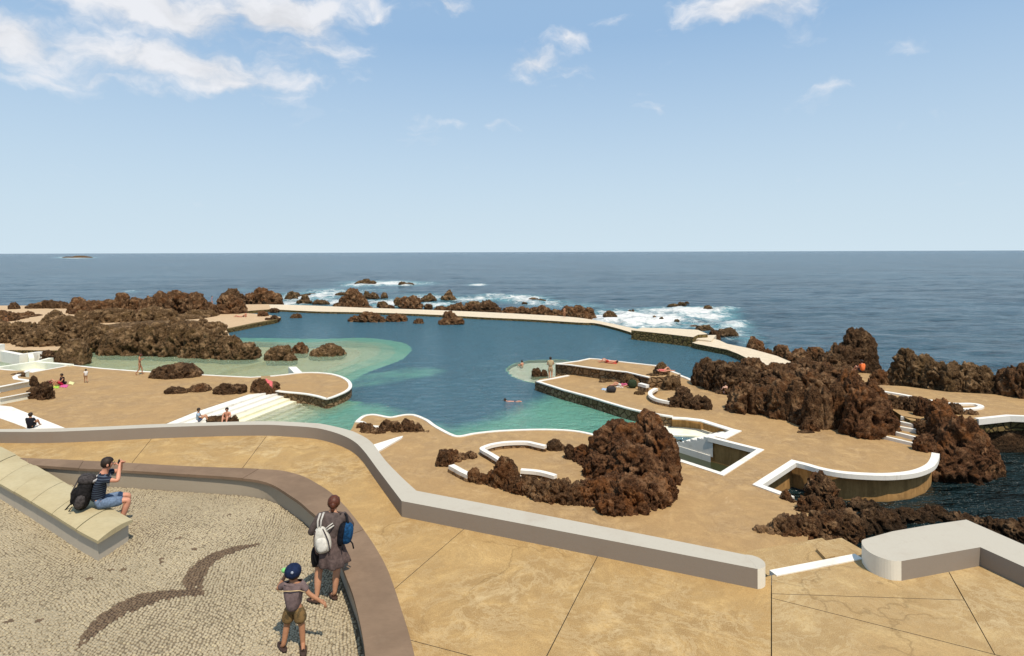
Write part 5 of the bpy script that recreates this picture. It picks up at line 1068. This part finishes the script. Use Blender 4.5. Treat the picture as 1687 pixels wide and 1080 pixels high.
cm = empty('camera_in_hands'); cm.matrix_world = Matrix.Translation(mp_) @ Matrix.Rotation(MRZ, 4, 'Z') @ Matrix.Scale(MS, 4) @ Matrix.Translation((0, .315, .765)); cm.name = 'compact_camera'
tag(cm, 'small black compact camera held to the eye of the seated man', 'camera'); bm = bmesh.new(); blob_bm(bm, (0, 0, 0), (.062, .016, .036), 5, 16); from_bm('camera_body', bm, mt('camera_black', (.015, .015, .017)), cm, True); bm = bmesh.new(); tube_bm(bm, [(0, .012, 0), (0, .04, 0)], .02, 14); from_bm('lens', bm, mt('lens_dark', (.01, .01, .012)), cm, True)
# --- bathers
WALK = dict(hiL=(-.09, 0, .88), knL=(-.09, .16, .50), anL=(-.09, .18, .09), toL=(-.09, .33, .04), knR=(.09, -.02, .47), anR=(.09, -.28, .12), toR=(.09, -.16, .03), elL=(-.23, -.12, 1.14), wrL=(-.2, .0, .93), elR=(.23, .08, 1.14), wrR=(.16, .28, 1.1))
SIT = dict(pelvis=(0, 0, .10), waist=(0, -.04, .24), chest=(0, -.03, .42), neck=(0, .0, .58), nk2=(0, .01, .64), head=(0, .03, .73), top=(0, .03, .80), shL=(-.17, -.02, .54), elL=(-.22, .1, .33), wrL=(-.12, .3, .3), shR=(.17, -.02, .54), elR=(.22, .1, .33), wrR=(.12, .3, .3),
           hiL=(-.09, .03, .1), knL=(-.13, .36, .38), anL=(-.12, .58, .06), toL=(-.12, .72, .03), hiR=(.09, .03, .1), knR=(.13, .36, .38), anR=(.12, .58, .06), toR=(.12, .72, .03))
LIE = dict(pelvis=(0, 0, .12), waist=(0, -.15, .12), chest=(0, -.34, .13), neck=(0, -.5, .13), nk2=(0, -.56, .13), head=(0, -.66, .14), top=(0, -.73, .15), shL=(-.17, -.46, .12), elL=(-.3, -.25, .08), wrL=(-.28, .0, .06), shR=(.17, -.46, .12), elR=(.3, -.25, .08), wrR=(.28, .0, .06),
           hiL=(-.09, .05, .11), knL=(-.1, .42, .36), anL=(-.1, .7, .06), toL=(-.1, .84, .04), hiR=(.09, .05, .11), knR=(.12, .48, .1), anR=(.12, .88, .06), toR=(.14, .96, .12), look=(0, 0, 1))
person('tanned man in brown trunks walking beside the green pool, head bowed', PG(230, 617, DECK), math.radians(-60), pose(**dict(WALK, elL=(-.2, .02, 1.15), wrL=(-.05, .2, 1.3), elR=(.2, .02, 1.15), wrR=(.05, .22, 1.3), head=(0, .1, 1.58), top=(0, .12, 1.65))), SKIN_B, HAIR_R, None, bottom=mt('trunks_brown', (.24, .13, .05)), leg=.4, scale=1.02)
person('small child in white T-shirt on the left deck', PG(141.5, 630.5, DECK), math.radians(50), pose(**WALK), SKIN_B, HAIR, mt('tee_white', (.75, .72, .68)), .5, mt('shorts_tan', (.35, .2, .1)), .4, scale=.64, child=True)
person('dark haired bather sitting among towels in a red wrap on the left deck', PG(102, 634, DECK), math.radians(150), pose(**SIT), SKIN_B, HAIR, mt('top_black', (.02, .015, .02)), .3, mt('wrap_red', (.55, .03, .07)), .9, bulk=1.1, scale=1.05)
person('person lying in red among the towels on the left deck', PG(95, 632, DECK), math.radians(80), pose(**LIE), SKIN, HAIR, mt('top_pink', (.6, .15, .2)), .4, mt('bottom_red', (.5, .05, .08)), .5)
person('person in black top sitting on the white path just over the parapet', PG(50, 706, DECK), math.radians(10), pose(**SIT), SKIN_B, HAIR, mt('vest_black', (.015, .015, .02)), .6, mt('shorts_black', (.02, .02, .02)), .6, scale=1.1)
person('man in pale blue shirt sitting by the pool steps', PG(327, 695, DECK), math.radians(-70), pose(**SIT), SKIN, HAIR, mt('shirt_pale_blue', (.35, .45, .55)), .7, mt('shorts_blue', (.1, .12, .2)), .6)
person('bare backed tanned bather sitting right of the low dark rock', PG(374, 694, DECK), math.radians(190), pose(**SIT), SKIN_R, HAIR, None, bottom=mt('trunks_orange', (.5, .16, .05)), leg=.4, scale=1.0)
person('man in beige shirt standing on the tip of the right peninsula', PG(907, 623.5, DECK), math.radians(5), pose(elL=(-.25, .02, 1.15), wrL=(-.15, .2, 1.05), elR=(.25, .02, 1.15), wrR=(.15, .2, 1.05)), SKIN, HAIR, mt('shirt_beige', (.50, .38, .22)), .7, mt('shorts_beige', (.42, .31, .19)), .85, bulk=1.2, scale=1.03)
person('sunbather lying on a red towel on the stone platform', PG(1003, 597, EZ+.03), math.radians(80), pose(**LIE), SKIN_R, HAIR, None, bottom=mt('trunks_red', (.55, .06, .04)), leg=.5)
person('bather in pink lying against the domed rock', PG(1094, 612, EZ+.75), math.radians(-75), pose(**LIE), SKIN_R, HAIR, mt('suit_pink', (.6, .14, .13)), .1, mt('suit_pink2', (.6, .14, .13)), .2, scale=.85)
person('person lying beside bags at the foot of the rubble wall', PG(1022, 636, DECK), math.radians(100), pose(**LIE), SKIN_R, HAIR, mt('suit_magenta', (.5, .1, .2)), .3, mt('suit_white', (.7, .68, .62)), .5)
person('pale bather half hidden beside the dark lava mass', PG(1195, 649, DECK), math.radians(20), pose(**SIT), plain('skin_pale', (.66, .40, .30), .55, .05), HAIR, None, bottom=mt('suit_pale', (.6, .45, .4)), leg=.4, scale=1.0)
person('person in bright orange top high on the rocks by the pinnacle', PG(1420, 613, DECK+1.9), math.radians(15), pose(**SIT), SKIN_R, HAIR, mt('top_orange', (.85, .20, .06)), .6, mt('shorts_dark', (.05, .04, .04)), .6, scale=1.0, bulk=1.1)
person('man standing on the sea wall where it bends', PG(930, 522.5, .95), math.radians(20), pose(), SKIN_B, HAIR, None, bottom=mt('trunks_tan', (.3, .18, .1)), leg=.4)
person('leftmost stroller on the far shore by the ridge', PG(329, 503, 1.1), math.radians(60), pose(**WALK), SKIN, HAIR, mt('shirt_mauve', (.4, .3, .38)), .5, mt('shorts_mauve', (.3, .25, .3)), .5, scale=.95)
person('stroller with raised arm on the far shore', PG(349, 501.5, 1.1), math.radians(-60), pose(**dict(WALK, elR=(.3, .1, 1.45), wrR=(.1, .15, 1.6))), SKIN, HAIR, mt('shirt_lilac', (.42, .33, .45)), .5, mt('shorts_lilac', (.25, .22, .3)), .5, scale=1.0)
person('sunbather sitting on the pale ledge with knees up', PG(405, 522, 1.1), math.radians(70), pose(**SIT), SKIN_R, HAIR, None, bottom=mt('trunks_pink', (.5, .2, .16)), leg=.3)
person('sunbather lying on the pale ledge at far left', PG(394, 522, 1.1), math.radians(90), pose(**LIE), SKIN_R, HAIR, None, bottom=mt('trunks_rose', (.5, .22, .18)), leg=.3)
person('person standing at the left edge of the picture', PG(10, 541, 1.1), math.radians(0), pose(), SKIN_B, HAIR, mt('shirt_brown', (.2, .11, .06)), .5, mt('shorts_brown', (.2, .11, .06)), .5, scale=1.05)
SWIM = dict(LIE); 
for k_, v_ in list(SWIM.items()):
    if k_ != 'look': SWIM[k_] = (v_[0], -v_[1], v_[2]*.45-.02)
SWIM.update(head=(0, .68, .18), top=(0, .7, .26), nk2=(0, .6, .12), neck=(0, .5, .05), elL=(-.35, .7, .02), wrL=(-.2, .95, .03), elR=(.4, .2, -.05), wrR=(.42, -.05, .0))
SWIM['look'] = (0, 1, 0)
person('swimmer with dark hair heading left in the turquoise water', PG(847, 663, POOL-.10), math.radians(85), pose(**SWIM), SKIN_R, HAIR, None, bottom=mt('swim_dark', (.05, .05, .08)), leg=.4)
person('bather in the round shallow at the peninsula tip', PG(860, 607, POOL-.3), math.radians(40), pose(**SIT), SKIN_R, HAIR, None, bottom=mt('swim_blue', (.05, .08, .2)), leg=.4, scale=.95)
# towels and bags
def towel(label, px, z, col, group=None):
    c = PP(px, z); n = 8; bm = bmesh.new(); g = []
    for i in range(n+1):
        r_ = []
        for j in range(n+1):
            a = c[0].lerp(c[1], i/n); d = c[3].lerp(c[2], i/n); p = a.lerp(d, j/n); r_.append(bm.verts.new((p.x, p.y, z+.02+.022*math.sin(i*2.1+j*1.3)+random.uniform(0, .01))))
        g.append(r_)
    for i in range(n):
        for j in range(n): bm.faces.new((g[i][j], g[i+1][j], g[i+1][j+1], g[i][j+1]))
    r = bmesh.ops.extrude_face_region(bm, geom=bm.faces[:])
    for v in r['geom']:
        if isinstance(v, bmesh.types.BMVert): v.co.z -= .018
    return tag(from_bm('towel', bm, mt('towel_'+str(abs(hash(label)) % 99), col), None, True), label, 'towel', group)
towel('yellow towel left of the red wrapped bather', [(76, 637), (86, 639.5), (94, 636.5), (84, 634)], DECK, (.75, .6, .15))
towel('lime green towel in front of the red wrapped bather', [(84, 638), (96, 640), (98, 636), (88, 634.5)], DECK, (.35, .6, .08))
towel('pale yellow towel right of the red wrapped bather', [(112, 632), (120, 634), (123, 630), (115, 628)], DECK, (.75, .72, .35))
towel('pink towel under the red wrapped bather', [(98, 637.5), (110, 638.5), (113, 634), (101, 633)], DECK, (.65, .12, .3))
towel('red towel under the sunbather on the stone platform', [(996, 597.5), (1016, 599.5), (1018, 595.5), (999, 593.8)], EZ, (.6, .1, .06))
towel('small white towel by the sunbathers bags', [(1014, 637.5), (1026, 638.5), (1030, 635), (1018, 634)], DECK, (.75, .72, .66))
towel('pale blue towel left of the dark bag', [(990, 642), (1000, 643.5), (1003, 640.5), (993, 639)], DECK, (.4, .5, .62))
def bag(label, x, y, w_, h_, z, col):
    p = P(x, y, z); s_ = p.y/F; o = empty('bag', (p.x, p.y, z)); tag(o, label, 'bag')
    bm = bmesh.new(); blob_bm(bm, (0, 0, h_*s_*.5), (w_*s_*.5, w_*s_*.32, h_*s_*.5), 2.8, 16, fn=lambda q: q+Vector((.02*math.sin(q.z*30), 0, .02*math.sin(q.x*25)))); from_bm('bag_body', bm, mt('bag_cloth'+str(x), col, .3), o, True)
    bm = bmesh.new(); a = w_*s_*.3; tube_bm(bm, [(-a, 0, h_*s_*.85), (-a*.6, 0, h_*s_*1.15), (a*.6, 0, h_*s_*1.15), (a, 0, h_*s_*.85)], .02, 6); from_bm('handle', bm, mt('bag_handle'+str(x), tuple(v*.6 for v in col)), o, True)
bag('dark grey beach bag left of the lying sunbather', 1007, 646, 16, 10, DECK, (.05, .045, .045))
bag('green rucksack right of the lying sunbather', 1042, 639, 14, 14, DECK, (.04, .06, .03))
bag('dark red bag left of the towels on the left deck', 80, 634, 11, 6, DECK, (.2, .05, .04))
tw = towel('red and white towel spread over the right end rock of the row', [(433, 645.5), (447, 645.5), (447, 641.5), (435, 641.5)], DECK+.7, (.72, .16, .16))
from mathutils.bvhtree import BVHTree
ro = next(o for o in bpy.data.objects if o.get('label', '').startswith('rock at the right end of the row'))
rv = np.array([v.co[:] for v in ro.data.vertices]); r0_, r1_ = rv.min(0), rv.max(0); tv = np.array([v.co[:] for v in tw.data.vertices]); t0_, t1_ = tv.min(0), tv.max(0)
for v in tw.data.vertices: v.co.x = r0_[0]+(r1_[0]-r0_[0])*(.5+.38*(v.co.x-t0_[0])/(t1_[0]-t0_[0])); v.co.y = r0_[1]+(r1_[1]-r0_[1])*(.25+.4*(v.co.y-t0_[1])/(t1_[1]-t0_[1]))
bvh = BVHTree.FromPolygons([v.co[:] for v in ro.data.vertices], [p.vertices[:] for p in ro.data.polygons])
for v in tw.data.vertices:
    h = bvh.ray_cast(Vector((v.co.x, v.co.y, 9)), Vector((0, 0, -1)))[0]; v.co.z = (h.z if h else DECK+.3)+.03+(v.co.z-DECK-.7)*.6
